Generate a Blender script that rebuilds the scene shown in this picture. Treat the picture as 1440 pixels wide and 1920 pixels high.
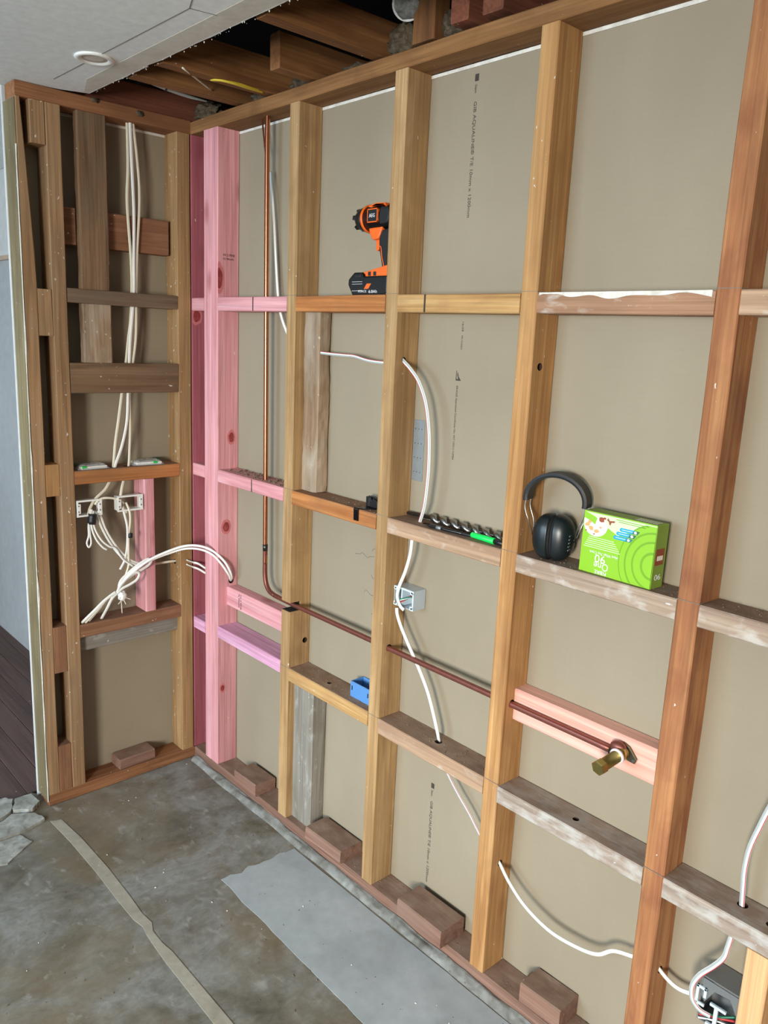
import bpy, bmesh, math, random
from mathutils import Vector, Matrix, noise

for o in list(bpy.data.objects):
    bpy.data.objects.remove(o)
scene = bpy.context.scene
COL = scene.collection
random.seed(7)

# ------------------------------------------------------------------ camera
cam_data = bpy.data.cameras.new('camera')
cam = bpy.data.objects.new('camera', cam_data)
COL.objects.link(cam)
cam_data.sensor_fit = 'VERTICAL'
cam_data.sensor_height = 24.0
cam_data.lens = 18.7336
cam_data.clip_start = 0.02
cam_data.clip_end = 200
RX, UX, FX = Vector((.67055, .74058, .04370)), Vector((-.18505, .10993, .97656)), Vector((-.71841, .66292, -.21076))
cam.matrix_world = Matrix(((RX.x, UX.x, -FX.x, 2.67424), (RX.y, UX.y, -FX.y, -1.47939), (RX.z, UX.z, -FX.z, 1.69261), (0, 0, 0, 1)))
scene.camera = cam
scene.cycles.diffuse_bounces = 3
scene.cycles.adaptive_threshold = .09
scene.cycles.glossy_bounces = 3
scene.cycles.max_bounces = 8

# ------------------------------------------------------------------ light
def srgb(r, g, b):
    f = lambda c: (c / 255 / 12.92) if c / 255 <= .04045 else ((c / 255 + .055) / 1.055) ** 2.4
    return (f(r), f(g), f(b), 1.0)

world = bpy.data.worlds.new('sky')
scene.world = world
world.use_nodes = True
wn = world.node_tree.nodes
bg = wn['Background']
sky = wn.new('ShaderNodeTexSky')
sky.sky_type = 'PREETHAM'
sky.turbidity = 6.0
sky.sun_direction = (0.3, -0.5, 0.8)
world.node_tree.links.new(sky.outputs[0], bg.inputs[0])
bg.inputs[1].default_value = .25

def area_light(name, loc, target, sx, sy, power, color, spread=180):
    d = bpy.data.lights.new(name, 'AREA')
    d.shape = 'RECTANGLE'; d.size = sx; d.size_y = sy; d.energy = power; d.color = color; d.spread = math.radians(spread)
    o = bpy.data.objects.new(name, d); COL.objects.link(o)
    o.location = loc
    o.rotation_euler = (Vector(target) - Vector(loc)).to_track_quat('-Z', 'Y').to_euler()
    return o
# daylight through the window behind the photographer, then two more area lamps
area_light('window_daylight', (3.5, -4.35, 1.5), (1.2, 0, .35), .9, 1.0, 74, (1.0, .955, .88), 88)
area_light('cool_fill', (.7, -4.3, 1.65), (1.0, -.7, .0), 2.2, 1.5, 98, (.60, .81, 1.0), 140)  # cool fill added to brighten the floor and lower walls
area_light('other_room_light', (-2.0, -2.6, 1.5), (-1.6, -.2, 1.0), 1.6, 1.3, 14, (.84, .93, 1.0))  # unseen area lamp inside the next room, no opening modelled there

scene.view_settings.view_transform = 'Standard'
scene.view_settings.look = 'None'
scene.view_settings.gamma = 1.0
scene.view_settings.use_curve_mapping = False
scene.view_settings.exposure = -0.2

# ------------------------------------------------------------------ materials
def new_mat(name):
    m = bpy.data.materials.new(name); m.use_nodes = True
    nt = m.node_tree
    return m, nt, nt.nodes['Principled BSDF']

def plain(name, rgb, rough=.6, metal=0.0, spec=None, var=0.0, vscale=30, bump=0.0, trans=0.0, alpha=1.0, coat=0):
    m, nt, b = new_mat(name)
    c = srgb(*rgb)
    b.inputs['Base Color'].default_value = c
    b.inputs['Roughness'].default_value = rough
    b.inputs['Metallic'].default_value = metal
    b.inputs['Transmission Weight'].default_value = trans
    b.inputs['Alpha'].default_value = alpha
    b.inputs['Coat Weight'].default_value = coat
    if spec is not None: b.inputs['Specular IOR Level'].default_value = spec
    tc = nt.nodes.new('ShaderNodeTexCoord')
    n = nt.nodes.new('ShaderNodeTexNoise'); n.inputs['Scale'].default_value = vscale; n.inputs['Detail'].default_value = 5
    nt.links.new(tc.outputs['Object'], n.inputs['Vector'])
    mx = nt.nodes.new('ShaderNodeMix'); mx.data_type = 'RGBA'
    k = var
    mx.inputs['A'].default_value = tuple(max(0, v * (1 - k)) for v in c[:3]) + (1,)
    mx.inputs['B'].default_value = tuple(min(1, v * (1 + k)) for v in c[:3]) + (1,)
    nt.links.new(n.outputs['Fac'], mx.inputs['Factor'])
    nt.links.new(mx.outputs['Result'], b.inputs['Base Color'])
    if bump:
        bp = nt.nodes.new('ShaderNodeBump'); bp.inputs['Strength'].default_value = bump; bp.inputs['Distance'].default_value = .002
        nt.links.new(n.outputs['Fac'], bp.inputs['Height']); nt.links.new(bp.outputs['Normal'], b.inputs['Normal'])
    return m

def ramp(nt, src, stops):
    r = nt.nodes.new('ShaderNodeValToRGB')
    e = r.color_ramp.elements
    while len(e) < len(stops): e.new(.5)
    for k, (p, c) in enumerate(stops):
        e[k].position = p; e[k].color = c
    nt.links.new(src, r.inputs['Fac'])
    return r.outputs['Color']

def mixc(nt, fac, a, b, mode='MIX'):
    m = nt.nodes.new('ShaderNodeMix'); m.data_type = 'RGBA'; m.blend_type = mode
    for s, v in ((fac, 'Factor'), (a, 'A'), (b, 'B')):
        if isinstance(s, (int, float, tuple)): m.inputs[v].default_value = s
        else: nt.links.new(s, m.inputs[v])
    return m.outputs['Result']

def noise_tex(nt, vec, scale, sc3=None, detail=5, dist=0.0, rough=.55):
    n = nt.nodes.new('ShaderNodeTexNoise')
    n.inputs['Scale'].default_value = scale; n.inputs['Detail'].default_value = detail
    n.inputs['Distortion'].default_value = dist; n.inputs['Roughness'].default_value = rough
    if sc3:
        mp = nt.nodes.new('ShaderNodeMapping'); mp.inputs['Scale'].default_value = sc3
        nt.links.new(vec, mp.inputs['Vector']); vec = mp.outputs['Vector']
    nt.links.new(vec, n.inputs['Vector'])
    return n.outputs['Fac']

def wood(name, dark, mid, light, stain=(90, 70, 50), stain_amt=.5, paint=0.0, paint_rgb=(222, 220, 212), knots=0.0, rough=.78, patch=0.0, grain=1.0, bump=.35, dust=0.0):
    m, nt, b = new_mat(name)
    at = nt.nodes.new('ShaderNodeAttribute'); at.attribute_name = 'grain'
    v = at.outputs['Vector']
    fine = noise_tex(nt, v, 1.0, (3.0, 170 * grain, 170 * grain), 4, .4)
    broad = noise_tex(nt, v, 1.0, (1.1, 24 * grain, 24 * grain), 4, 1.6)
    col = ramp(nt, broad, [(.28, srgb(*dark)), (.5, srgb(*mid)), (.75, srgb(*light))])
    fcol = ramp(nt, fine, [(.3, (.62, .62, .62, 1)), (.62, (1.06, 1.06, 1.06, 1))])
    col = mixc(nt, .7, col, fcol, 'MULTIPLY')
    big = noise_tex(nt, v, 1.0, (5, 9, 9), 4, .5)
    sfac = ramp(nt, big, [(.45, (0, 0, 0, 1)), (.72, (stain_amt,) * 3 + (1,))])
    col = mixc(nt, sfac, col, srgb(*stain))
    tone = noise_tex(nt, v, 1.0, (1.2, 4, 4), 2)
    col = mixc(nt, 1.0, col, ramp(nt, tone, [(.3, (.84, .84, .84, 1)), (.7, (1.12, 1.12, 1.12, 1))]), 'MULTIPLY')
    if knots:
        vo = nt.nodes.new('ShaderNodeTexVoronoi'); vo.inputs['Scale'].default_value = 1.0
        mp = nt.nodes.new('ShaderNodeMapping'); mp.inputs['Scale'].default_value = (4.2, 9, 9)
        nt.links.new(v, mp.inputs['Vector']); nt.links.new(mp.outputs['Vector'], vo.inputs['Vector'])
        kf = ramp(nt, vo.outputs['Distance'], [(.05, (1, 1, 1, 1)), (.13, (.55, .55, .55, 1)), (.2, (0, 0, 0, 1))])
        kc = mixc(nt, 1.0, kf, (knots, knots, knots, 1), 'MULTIPLY')
        col = mixc(nt, kc, col, srgb(int(dark[0] * .72), int(dark[1] * .52), int(dark[2] * .5)))
    if patch:
        pn = noise_tex(nt, v, 1.0, (16, 30, 30), 6, .3)
        pf = ramp(nt, pn, [(.60 - patch * .20, (0, 0, 0, 1)), (.74 - patch * .16, (.52, .52, .52, 1))])
        col = mixc(nt, pf, col, srgb(*paint_rgb))
    if paint:
        sp = noise_tex(nt, v, 1.0, (55, 95, 95), 3, .2, .5)
        pf = ramp(nt, sp, [(.755 - paint * .06, (0, 0, 0, 1)), (.775 - paint * .06, (.9, .9, .9, 1))])
        col = mixc(nt, pf, col, srgb(*paint_rgb))
    if dust:      # settled sawdust and dirt on upward faces
        ge = nt.nodes.new('ShaderNodeNewGeometry'); sx = nt.nodes.new('ShaderNodeSeparateXYZ')
        nt.links.new(ge.outputs['True Normal'], sx.inputs[0])
        up = ramp(nt, sx.outputs['Z'], [(.6, (0, 0, 0, 1)), (.9, (dust,) * 3 + (1,))])
        dn = noise_tex(nt, v, 1.0, (14, 22, 22), 6, .4)
        dc = ramp(nt, dn, [(.3, srgb(112, 88, 72)), (.55, srgb(136, 112, 96)), (.75, srgb(158, 138, 122))])
        col = mixc(nt, up, col, dc)
    nt.links.new(col, b.inputs['Base Color'])
    b.inputs['Roughness'].default_value = rough
    b.inputs['Specular IOR Level'].default_value = .3
    bp = nt.nodes.new('ShaderNodeBump'); bp.inputs['Strength'].default_value = bump; bp.inputs['Distance'].default_value = .0015
    nt.links.new(fine, bp.inputs['Height']); nt.links.new(bp.outputs['Normal'], b.inputs['Normal'])
    return m

W = {
 'rimu': wood('rimu_timber', (158, 110, 64), (190, 142, 90), (206, 164, 112), (148, 108, 70), .55, .25, knots=.25),
 'rimu_pale': wood('pale_rimu_timber', (158, 122, 80), (186, 150, 104), (204, 172, 128), (146, 112, 76), .6, .3, knots=.25),
 'rimu_red': wood('red_rimu_timber', (144, 90, 58), (178, 122, 80), (200, 150, 102), (126, 74, 54), .8, .2, knots=.2),
 'plate_brown': wood('brown_plate_timber', (120, 82, 48), (144, 102, 62), (162, 120, 78), (104, 70, 42), .6, .25),
 'corner': wood('corner_stud_timber', (146, 110, 70), (170, 133, 90), (186, 152, 108), (150, 122, 88), .55, 1.0),
 'dusty': wood('dusty_brown_timber', (136, 104, 72), (162, 127, 92), (178, 145, 108), (146, 124, 98), .65, .95, knots=.2),
 'olive':   wood('weathered_olive_timber', (116, 104, 76), (136, 122, 90), (150, 138, 106), (104, 90, 64), .6, .7),
 'orange': wood('orange_timber', (158, 96, 50), (186, 122, 70), (202, 146, 92), (138, 96, 68), .55, .25, knots=.2, dust=.7),
 'redbrown': wood('red_brown_timber', (124, 84, 60), (148, 104, 76), (164, 122, 92), (116, 82, 62), .6, .4, dust=.6),
 'nogpale': wood('pale_nogging_timber', (168, 126, 76), (194, 152, 98), (208, 172, 118), (146, 104, 70), .5, .15, knots=.3, dust=.85),
 'noggrey': wood('grey_nogging_timber', (146, 124, 106), (166, 145, 126), (180, 161, 142), (140, 112, 94), .5, .5, (210, 208, 200), patch=.4, knots=.15, dust=.8),
 'nogwhite': wood('paint_worn_nogging_timber', (146, 128, 114), (164, 147, 132), (178, 164, 150), (146, 120, 104), .4, .4, (206, 208, 204), patch=.85, dust=.55),
 'nogtan': wood('tan_nogging_timber', (160, 128, 102), (178, 146, 118), (194, 166, 138), (154, 120, 100), .5, .3, (206, 200, 188), patch=.15, knots=.2, dust=.75),
 'nogbrown': wood('brown_nogging_timber', (146, 108, 84), (166, 126, 98), (182, 144, 114), (150, 112, 90), .5, .3, (206, 200, 188), patch=.2, dust=.5),
 'pink': wood('pink_treated_pine', (206, 138, 142), (226, 160, 164), (236, 182, 188), (210, 144, 148), .35, .02, knots=.55, bump=.15),
 'pinkshade': wood('shaded_pink_treated_pine', (160, 84, 94), (176, 98, 108), (188, 112, 122), (152, 80, 90), .4, .02, knots=.3, bump=.15),  # pink pine with the corner's shading put into the colour
 'pinklilac': wood('lilac_pink_treated_pine', (200, 142, 170), (220, 166, 194), (230, 184, 208), (196, 132, 156), .4, .02, knots=.4, bump=.15),
 'salmon':  wood('salmon_treated_pine', (220, 158, 140), (238, 182, 164), (244, 196, 180), (224, 164, 146), .3, .02, knots=.3, bump=.12),
 'rough': wood('rough_sawn_timber', (112, 88, 66), (150, 124, 98), (180, 158, 134), (172, 160, 142), .8, .9, (196, 184, 164), grain=.6, bump=1.0),
 'bark':    wood('bark_edge_timber', (104, 80, 58), (130, 102, 76), (146, 120, 94), (112, 96, 76), .7, .6, bump=.9, grain=.8),
 'greyrough': wood('cement_stained_timber', (132, 127, 116), (148, 143, 133), (160, 155, 145), (122, 112, 100), .6, .9, (190, 188, 182), patch=.1, bump=.5),
 'darkrough': wood('dark_rough_timber', (92, 72, 54), (120, 96, 74), (140, 116, 92), (110, 98, 84), .7, .4, bump=.9),
 'joist': wood('attic_joist_timber', (108, 70, 40), (136, 92, 54), (154, 110, 68), (96, 62, 38), .6, .15),
 'joist_red': wood('red_attic_timber', (104, 60, 44), (128, 76, 56), (146, 94, 70), (88, 56, 42), .6, .3),
 'plate_red': wood('red_plate_timber', (126, 82, 54), (150, 102, 68), (166, 120, 84), (104, 72, 50), .65, .3),
 'block': wood('dusty_block_timber', (118, 84, 70), (138, 104, 88), (152, 120, 104), (136, 112, 98), .6, .15, dust=.8),
 'fresh':   wood('fresh_pine', (208, 154, 104), (232, 182, 130), (240, 198, 150), (214, 160, 112), .2, .02, bump=.15),
 'plank': wood('dark_floor_plank', (84, 64, 60), (98, 76, 70), (110, 88, 80), (92, 76, 70), .6, .3, rough=.6),
}

# plasterboard back paper
def make_board():
    m, nt, b = new_mat('plasterboard_paper')
    tc = nt.nodes.new('ShaderNodeTexCoord'); v = tc.outputs['Object']
    a = noise_tex(nt, v, 1.0, (2.2, 2.2, 1.4), 3)
    col = ramp(nt, a, [(.3, srgb(146, 135, 115)), (.7, srgb(157, 146, 126))])
    fib = noise_tex(nt, v, 1.0, (14, 14, 240), 3)
    col = mixc(nt, .3, col, ramp(nt, fib, [(.3, (.93, .93, .93, 1)), (.7, (1.04, 1.04, 1.04, 1))]), 'MULTIPLY')
    fib2 = noise_tex(nt, v, 1.0, (120, 120, 10), 3)
    col = mixc(nt, .2, col, ramp(nt, fib2, [(.3, (.93, .93, .93, 1)), (.7, (1.04, 1.04, 1.04, 1))]), 'MULTIPLY')
    sp = noise_tex(nt, v, 26.0, None, 2)
    col = mixc(nt, ramp(nt, sp, [(.79, (0, 0, 0, 1)), (.82, (.7, .7, .7, 1))]), col, srgb(96, 82, 66))
    sw = noise_tex(nt, v, 1.0, (34, 34, 70), 3)
    col = mixc(nt, ramp(nt, sw, [(.76, (0, 0, 0, 1)), (.79, (.5, .5, .5, 1))]), col, srgb(206, 196, 176))
    nt.links.new(col, b.inputs['Base Color'])
    b.inputs['Roughness'].default_value = .85; b.inputs['Specular IOR Level'].default_value = .2
    return m
M = {}
M['board'] = make_board()

def make_concrete():
    m, nt, b = new_mat('stained_concrete')
    tc = nt.nodes.new('ShaderNodeTexCoord'); v = tc.outputs['Object']
    n1 = noise_tex(nt, v, 2.6, None, 7, .6, .62)
    n2 = noise_tex(nt, v, 9.0, None, 8, .8, .65)
    n3 = noise_tex(nt, v, 46.0, (1, .6, 1), 6, .8, .68)
    col = ramp(nt, n1, [(.30, srgb(84, 80, 69)), (.44, srgb(116, 112, 101)), (.56, srgb(140, 140, 134)), (.70, srgb(106, 97, 80))])
    col = mixc(nt, .75, col, ramp(nt, n2, [(.3, (.62, .60, .55, 1)), (.5, (1, 1, 1, 1)), (.7, (1.22, 1.25, 1.28, 1))]), 'MULTIPLY')
    col = mixc(nt, .8, col, ramp(nt, n3, [(.3, (.72, .72, .70, 1)), (.7, (1.18, 1.18, 1.18, 1))]), 'MULTIPLY')
    # old brown glue residue
    mp = nt.nodes.new('ShaderNodeMapping'); mp.inputs['Scale'].default_value = (1, 1, 1); mp.inputs['Location'].default_value = (3.1, 1.7, 0)
    nt.links.new(v, mp.inputs['Vector'])
    n4 = noise_tex(nt, mp.outputs['Vector'], 2.1, None, 6, .9)
    col = mixc(nt, ramp(nt, n4, [(.48, (0, 0, 0, 1)), (.66, (.6, .6, .6, 1))]), col, srgb(122, 106, 80))
    n5 = noise_tex(nt, v, 15.0, (1, 1.6, 1), 6, .3)
    col = mixc(nt, ramp(nt, n5, [(.60, (0, 0, 0, 1)), (.74, (.6, .6, .6, 1))]), col, srgb(178, 178, 172))
    n6 = noise_tex(nt, v, 38.0, None, 3)
    col = mixc(nt, ramp(nt, n6, [(.72, (0, 0, 0, 1)), (.76, (.75, .75, .75, 1))]), col, srgb(60, 56, 50))
    nt.links.new(col, b.inputs['Base Color'])
    b.inputs['Roughness'].default_value = .62; b.inputs['Specular IOR Level'].default_value = .35
    bp = nt.nodes.new('ShaderNodeBump'); bp.inputs['Strength'].default_value = .3; bp.inputs['Distance'].default_value = .003
    nt.links.new(n2, bp.inputs['Height']); nt.links.new(bp.outputs['Normal'], b.inputs['Normal'])
    return m
M['concrete'] = make_concrete()

def blotchy(name, c1, c2, c3, s1=5, s2=30, rough=.7, speck=(80, 76, 70), speck_amt=.6, thr=.73, bump=.2):
    m, nt, b = new_mat(name)
    tc = nt.nodes.new('ShaderNodeTexCoord'); v = tc.outputs['Object']
    n1 = noise_tex(nt, v, s1, None, 8, .5); n2 = noise_tex(nt, v, s2, None, 6)
    col = ramp(nt, n1, [(.3, srgb(*c1)), (.5, srgb(*c2)), (.72, srgb(*c3))])
    col = mixc(nt, .6, col, ramp(nt, n2, [(.3, (.86, .86, .86, 1)), (.7, (1.08, 1.08, 1.08, 1))]), 'MULTIPLY')
    n3 = noise_tex(nt, v, s2 * 1.3, None, 3)
    col = mixc(nt, ramp(nt, n3, [(thr, (0, 0, 0, 1)), (thr + .03, (speck_amt,) * 3 + (1,))]), col, srgb(*speck))
    nt.links.new(col, b.inputs['Base Color']); b.inputs['Roughness'].default_value = rough
    b.inputs['Specular IOR Level'].default_value = .3
    bp = nt.nodes.new('ShaderNodeBump'); bp.inputs['Strength'].default_value = bump; bp.inputs['Distance'].default_value = .002
    nt.links.new(n2, bp.inputs['Height']); nt.links.new(bp.outputs['Normal'], b.inputs['Normal'])
    return m
M['patch'] = blotchy('pale_grey_floor_paint', (158, 164, 166), (170, 177, 179), (181, 187, 189), 6, 30, .55, (96, 90, 82), .8, .71, .15)
M['strip'] = blotchy('beige_glue_line', (150, 145, 128), (164, 158, 142), (172, 168, 152), 14, 60, .8, (120, 114, 100), .4)
M['mortar'] = blotchy('pale_mortar', (104, 102, 94), (134, 134, 128), (158, 160, 156), 22, 70, .85, (90, 86, 78), .6, .68, .8)
M['chalky'] = blotchy('broken_concrete', (124, 122, 112), (158, 158, 150), (186, 188, 182), 24, 60, .85, (104, 100, 92), .6, .68, .8)
M['ceiling'] = blotchy('ceiling_paint', (230, 235, 234), (234, 239, 238), (237, 242, 241), 3, 40, .6, (190, 188, 180), .4, .78, .03)
M['ceil_strip'] = blotchy('old_cornice_mark', (196, 190, 178), (208, 203, 192), (216, 212, 202), 8, 50, .75, (160, 150, 136), .5, .72, .2)
M['wallpaint'] = blotchy('white_wall_paint', (206, 208, 206), (212, 214, 212), (218, 220, 218), 2, 20, .6, (196, 196, 194), .3, .8, .02)
M['backwall'] = blotchy('taupe_wall_paint', (150, 146, 138), (156, 152, 144), (160, 156, 148), 2, 20, .7, (150, 146, 138), .2, .8, .02)
M['greypanel'] = blotchy('grey_panel_paint', (176, 180, 182), (184, 188, 190), (190, 194, 196), 2, 20, .4, (170, 172, 172), .3, .8, .02)
M['trimwood'] = plain('window_sill_paint', (196, 170, 146), .5, var=.1)
M['dark'] = plain('attic_dark', (16, 18, 24), .9)
M['white'] = plain('white_plastic', (236, 236, 230), .35, var=.03)
M['cable'] = plain('white_cable_sheath', (240, 240, 234), .42, var=.03)
M['cablecream'] = plain('cream_cable_sheath', (232, 226, 204), .45, var=.05)
M['cablegrey'] = plain('grey_cable_print', (170, 178, 178), .45, var=.1, vscale=120)
M['red'] = plain('red_stripe', (196, 66, 74), .45)
M['blacktape'] = plain('black_tape', (24, 24, 26), .45, var=.2)
M['copper'] = plain('copper_pipe', (208, 138, 104), .32, metal=1.0, var=.12, vscale=60)
M['copperdull'] = plain('tarnished_copper', (150, 92, 80), .42, metal=.75, var=.2, vscale=50)
M['brass'] = plain('brass', (186, 166, 104), .34, metal=1.0, var=.15, vscale=80)
M['brassdark'] = plain('tarnished_brass', (110, 104, 84), .42, metal=.9, var=.2, vscale=70)
M['ptfe'] = plain('white_thread_tape', (240, 214, 218), .5)
M['steel'] = plain('steel', (168, 168, 166), .28, metal=1.0, var=.15, vscale=90)
M['steeldark'] = plain('dark_steel', (84, 80, 78), .34, metal=.9, var=.3, vscale=60)
M['galv'] = plain('galvanised_plate', (150, 158, 162), .4, metal=.45, var=.15, vscale=45)
M['black'] = plain('black_plastic', (22, 22, 25), .4, var=.1)
M['rubber'] = plain('black_rubber', (20, 20, 23), .65, var=.1)
M['gloss'] = plain('glossy_black_plastic', (9, 10, 13), .3, spec=.35, var=.1)
M['orange'] = plain('orange_plastic', (240, 104, 28), .4, var=.05)
M['letter_white'] = plain('white_lettering', (236, 236, 236), .5)
M['ink'] = plain('grey_ink', (62, 56, 48), .8)
M['inkblue'] = plain('stamp_ink', (70, 48, 60), .8)
M['cup'] = plain('dark_green_plastic', (20, 28, 30), .34, var=.1)
M['band'] = plain('black_vinyl', (26, 27, 30), .5, var=.1, bump=.1, vscale=120)
M['foam'] = plain('black_foam', (14, 14, 15), .8)
M['lime'] = plain('lime_carton', (138, 192, 36), .42, var=.03)
M['limepale'] = plain('pale_lime_print', (206, 232, 178), .42)
M['limedark'] = plain('dark_lime_print', (112, 164, 22), .42)
M['limeshade'] = plain('shaded_lime_card', (132, 160, 60), .5, var=.06)  # lime darkened to put shade on the carton's end and top
M['cyan'] = plain('blue_print', (22, 158, 206), .42)
M['cream'] = plain('cream_print', (244, 236, 220), .5, var=.04)
M['cinnamon'] = plain('brown_print', (150, 72, 44), .5, var=.25, vscale=400)
M['nut'] = plain('tan_print', (214, 164, 104), .5, var=.2, vscale=400)
M['greenpen'] = plain('bright_green_plastic', (22, 226, 96), .35)
M['bluebox'] = plain('blue_plastic', (88, 140, 200), .42, var=.05)
M['clear'] = plain('pale_translucent_plastic', (206, 218, 226), .22, var=.04, trans=.25)
M['bracket'] = plain('pale_blue_plastic', (206, 224, 232), .35, var=.04)
M['greyplastic'] = plain('grey_plastic', (112, 114, 114), .4, var=.08)
M['wirered'] = plain('red_wire', (186, 44, 52), .4)
M['wiregreen'] = plain('green_wire', (30, 110, 84), .4)
M['film'] = plain('clear_plastic_film', (222, 226, 226), .16, alpha=.36, var=.04)
M['greenlabel'] = plain('green_sticker', (36, 190, 76), .5)
M['greencard'] = plain('dark_green_card', (24, 84, 52), .5)
M['yellow'] = plain('yellow_cable_sheath', (216, 190, 58), .5, var=.08)
M['pvc'] = plain('white_pvc', (228, 228, 226), .35, var=.03)
M['lagging'] = blotchy('grey_dust_lagging', (84, 84, 80), (128, 128, 124), (170, 170, 166), 50, 140, .95, (60, 58, 54), .6, .66, 1.0)
M['insul'] = blotchy('dusty_insulation', (52, 44, 34), (82, 70, 54), (110, 96, 76), 60, 260, .98, (44, 40, 34), .6, .64, 1.0)
M['crumb'] = blotchy('brown_dust', (96, 78, 64), (124, 104, 86), (148, 130, 110), 60, 200, .98, (60, 48, 40), .5, .66, .6)
M['knot'] = blotchy('pine_knot', (120, 44, 44), (150, 62, 60), (176, 92, 88), 60, 240, .7, (90, 30, 30), .6, .66, .3)
M['knotring'] = plain('pine_knot_ring', (206, 118, 122), .75, var=.1, vscale=200)
M['pencil'] = plain('pencil_line', (120, 116, 108), .8)
M['hole'] = plain('bored_hole_wall', (58, 38, 26), .9)
M['char'] = plain('charred_wood', (28, 22, 20), .9)
M['plaster'] = blotchy('chipped_plaster', (206, 200, 188), (222, 218, 208), (234, 232, 226), 30, 90, .8, (150, 130, 110), .5, .7, .5)
M['sky_block'] = plain('sky_block_sheet', (10, 12, 16), .95)  # near black, for the added box that blocks the sky

# ------------------------------------------------------------------ helpers
def thing(name, label, cat, loc=(0, 0, 0), rot=(0, 0, 0), group=None):
    o = bpy.data.objects.new(name, None); COL.objects.link(o)
    o.location = loc; o.rotation_euler = rot; o.empty_display_size = .05
    o['label'] = label; o['category'] = cat
    if group: o['group'] = group
    return o

def tag(o, label=None, cat=None, group=None, kind=None):
    if label: o['label'] = label
    if cat: o['category'] = cat
    if group: o['group'] = group
    if kind: o['kind'] = kind
    return o

def struct(name, label, cat='wall'):
    o = bpy.data.objects.new(name, None); COL.objects.link(o); o.empty_display_size = .1
    return tag(o, label, cat, kind='structure')

def mesh_obj(name, verts, faces, mat, parent=None, smooth=False, origin=None, grain=None):
    me = bpy.data.meshes.new(name)
    og = Vector(origin) if origin is not None else Vector((0, 0, 0))
    me.from_pydata([tuple(Vector(v) - og) for v in verts], [], faces)
    me.update()
    bm = bmesh.new(); bm.from_mesh(me); bmesh.ops.recalc_face_normals(bm, faces=bm.faces); bm.to_mesh(me); bm.free()
    if smooth:
        for p in me.polygons: p.use_smooth = True
    o = bpy.data.objects.new(name, me); COL.objects.link(o)
    o.location = og
    if parent is not None: o.parent = parent
    me.materials.append(mat)
    if grain is not None: set_grain(me, grain)
    return o

def set_grain(me, axis, off=None):
    if off is None: off = (random.uniform(-50, 50), random.uniform(-50, 50), random.uniform(-50, 50))
    a = me.attributes.get('grain') or me.attributes.new('grain', 'FLOAT_VECTOR', 'POINT')
    i = 'xyz'.index(axis); j, k = [(1, 2), (2, 0), (0, 1)][i]
    buf = []
    for v in me.vertices:
        buf += [v.co[i] + off[0], v.co[j] + off[1], v.co[k] + off[2]]
    a.data.foreach_set('vector', buf)

def box_geo(x0, x1, y0, y1, z0, z1):
    v = [(x, y, z) for x in (x0, x1) for y in (y0, y1) for z in (z0, z1)]
    f = [(0, 1, 3, 2), (4, 6, 7, 5), (0, 4, 5, 1), (2, 3, 7, 6), (0, 2, 6, 4), (1, 5, 7, 3)]
    return v, f

def bevel_mesh(me, w, seg=2):
    bm = bmesh.new(); bm.from_mesh(me)
    bmesh.ops.bevel(bm, geom=list(bm.edges), offset=w, segments=seg, profile=.6, affect='EDGES', clamp_overlap=True)
    bm.to_mesh(me); bm.free()

def box(name, ext, mat, parent=None, bevel=0.0, origin=None, grain=None, seg=2):
    v, f = box_geo(*ext)
    o = mesh_obj(name, v, f, mat, parent, origin=origin)
    if bevel: bevel_mesh(o.data, bevel, seg)
    if grain: set_grain(o.data, grain)
    return o

def cyl_mesh(p0, p1, r, n=20):
    p0, p1 = Vector(p0), Vector(p1)
    t = (p1 - p0).normalized()
    a = t.orthogonal().normalized(); b = t.cross(a)
    v = []; f = []
    for p in (p0, p1):
        for k in range(n):
            th = 2 * math.pi * k / n
            v.append(p + a * (r * math.cos(th)) + b * (r * math.sin(th)))
    for k in range(n):
        f.append((k, (k + 1) % n, n + (k + 1) % n, n + k))
    f.append(tuple(range(n - 1, -1, -1))); f.append(tuple(range(n, 2 * n)))
    return v, f

def cyl(name, p0, p1, r, mat, parent=None, n=20, smooth=True, origin=None):
    v, f = cyl_mesh(p0, p1, r, n)
    o = mesh_obj(name, v, f, mat, parent, origin=origin)
    if smooth:
        for p in o.data.polygons[:n]: p.use_smooth = True
    return o

def lathe(name, p0, axis, prof, mat, parent=None, n=28, smooth=True, origin=None):
    p0 = Vector(p0); t = Vector(axis).normalized(); a = t.orthogonal().normalized(); b = t.cross(a)
    v = []; f = []
    for s, r in prof:
        for k in range(n):
            th = 2 * math.pi * k / n
            v.append(p0 + t * s + a * (r * math.cos(th)) + b * (r * math.sin(th)))
    m = len(prof)
    for i in range(m - 1):
        for k in range(n):
            f.append((i * n + k, i * n + (k + 1) % n, (i + 1) * n + (k + 1) % n, (i + 1) * n + k))
    f.append(tuple(range(n))); f.append(tuple((m - 1) * n + k for k in range(n)))
    return mesh_obj(name, v, f, mat, parent, smooth=smooth, origin=origin)

def catmull(pts, sub=8):
    P = [Vector(p) for p in pts]
    if len(P) == 2: return [P[0].lerp(P[1], k / sub) for k in range(sub + 1)]
    P = [P[0] * 2 - P[1]] + P + [P[-1] * 2 - P[-2]]
    out = []
    for i in range(1, len(P) - 2):
        a, b, c, d = P[i - 1:i + 3]
        for k in range(sub):
            t = k / sub
            out.append(.5 * ((2 * b) + (c - a) * t + (2 * a - 5 * b + 4 * c - d) * t * t + (3 * b - a - 3 * c + d) * t ** 3))
    out.append(P[-2])
    return out

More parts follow.
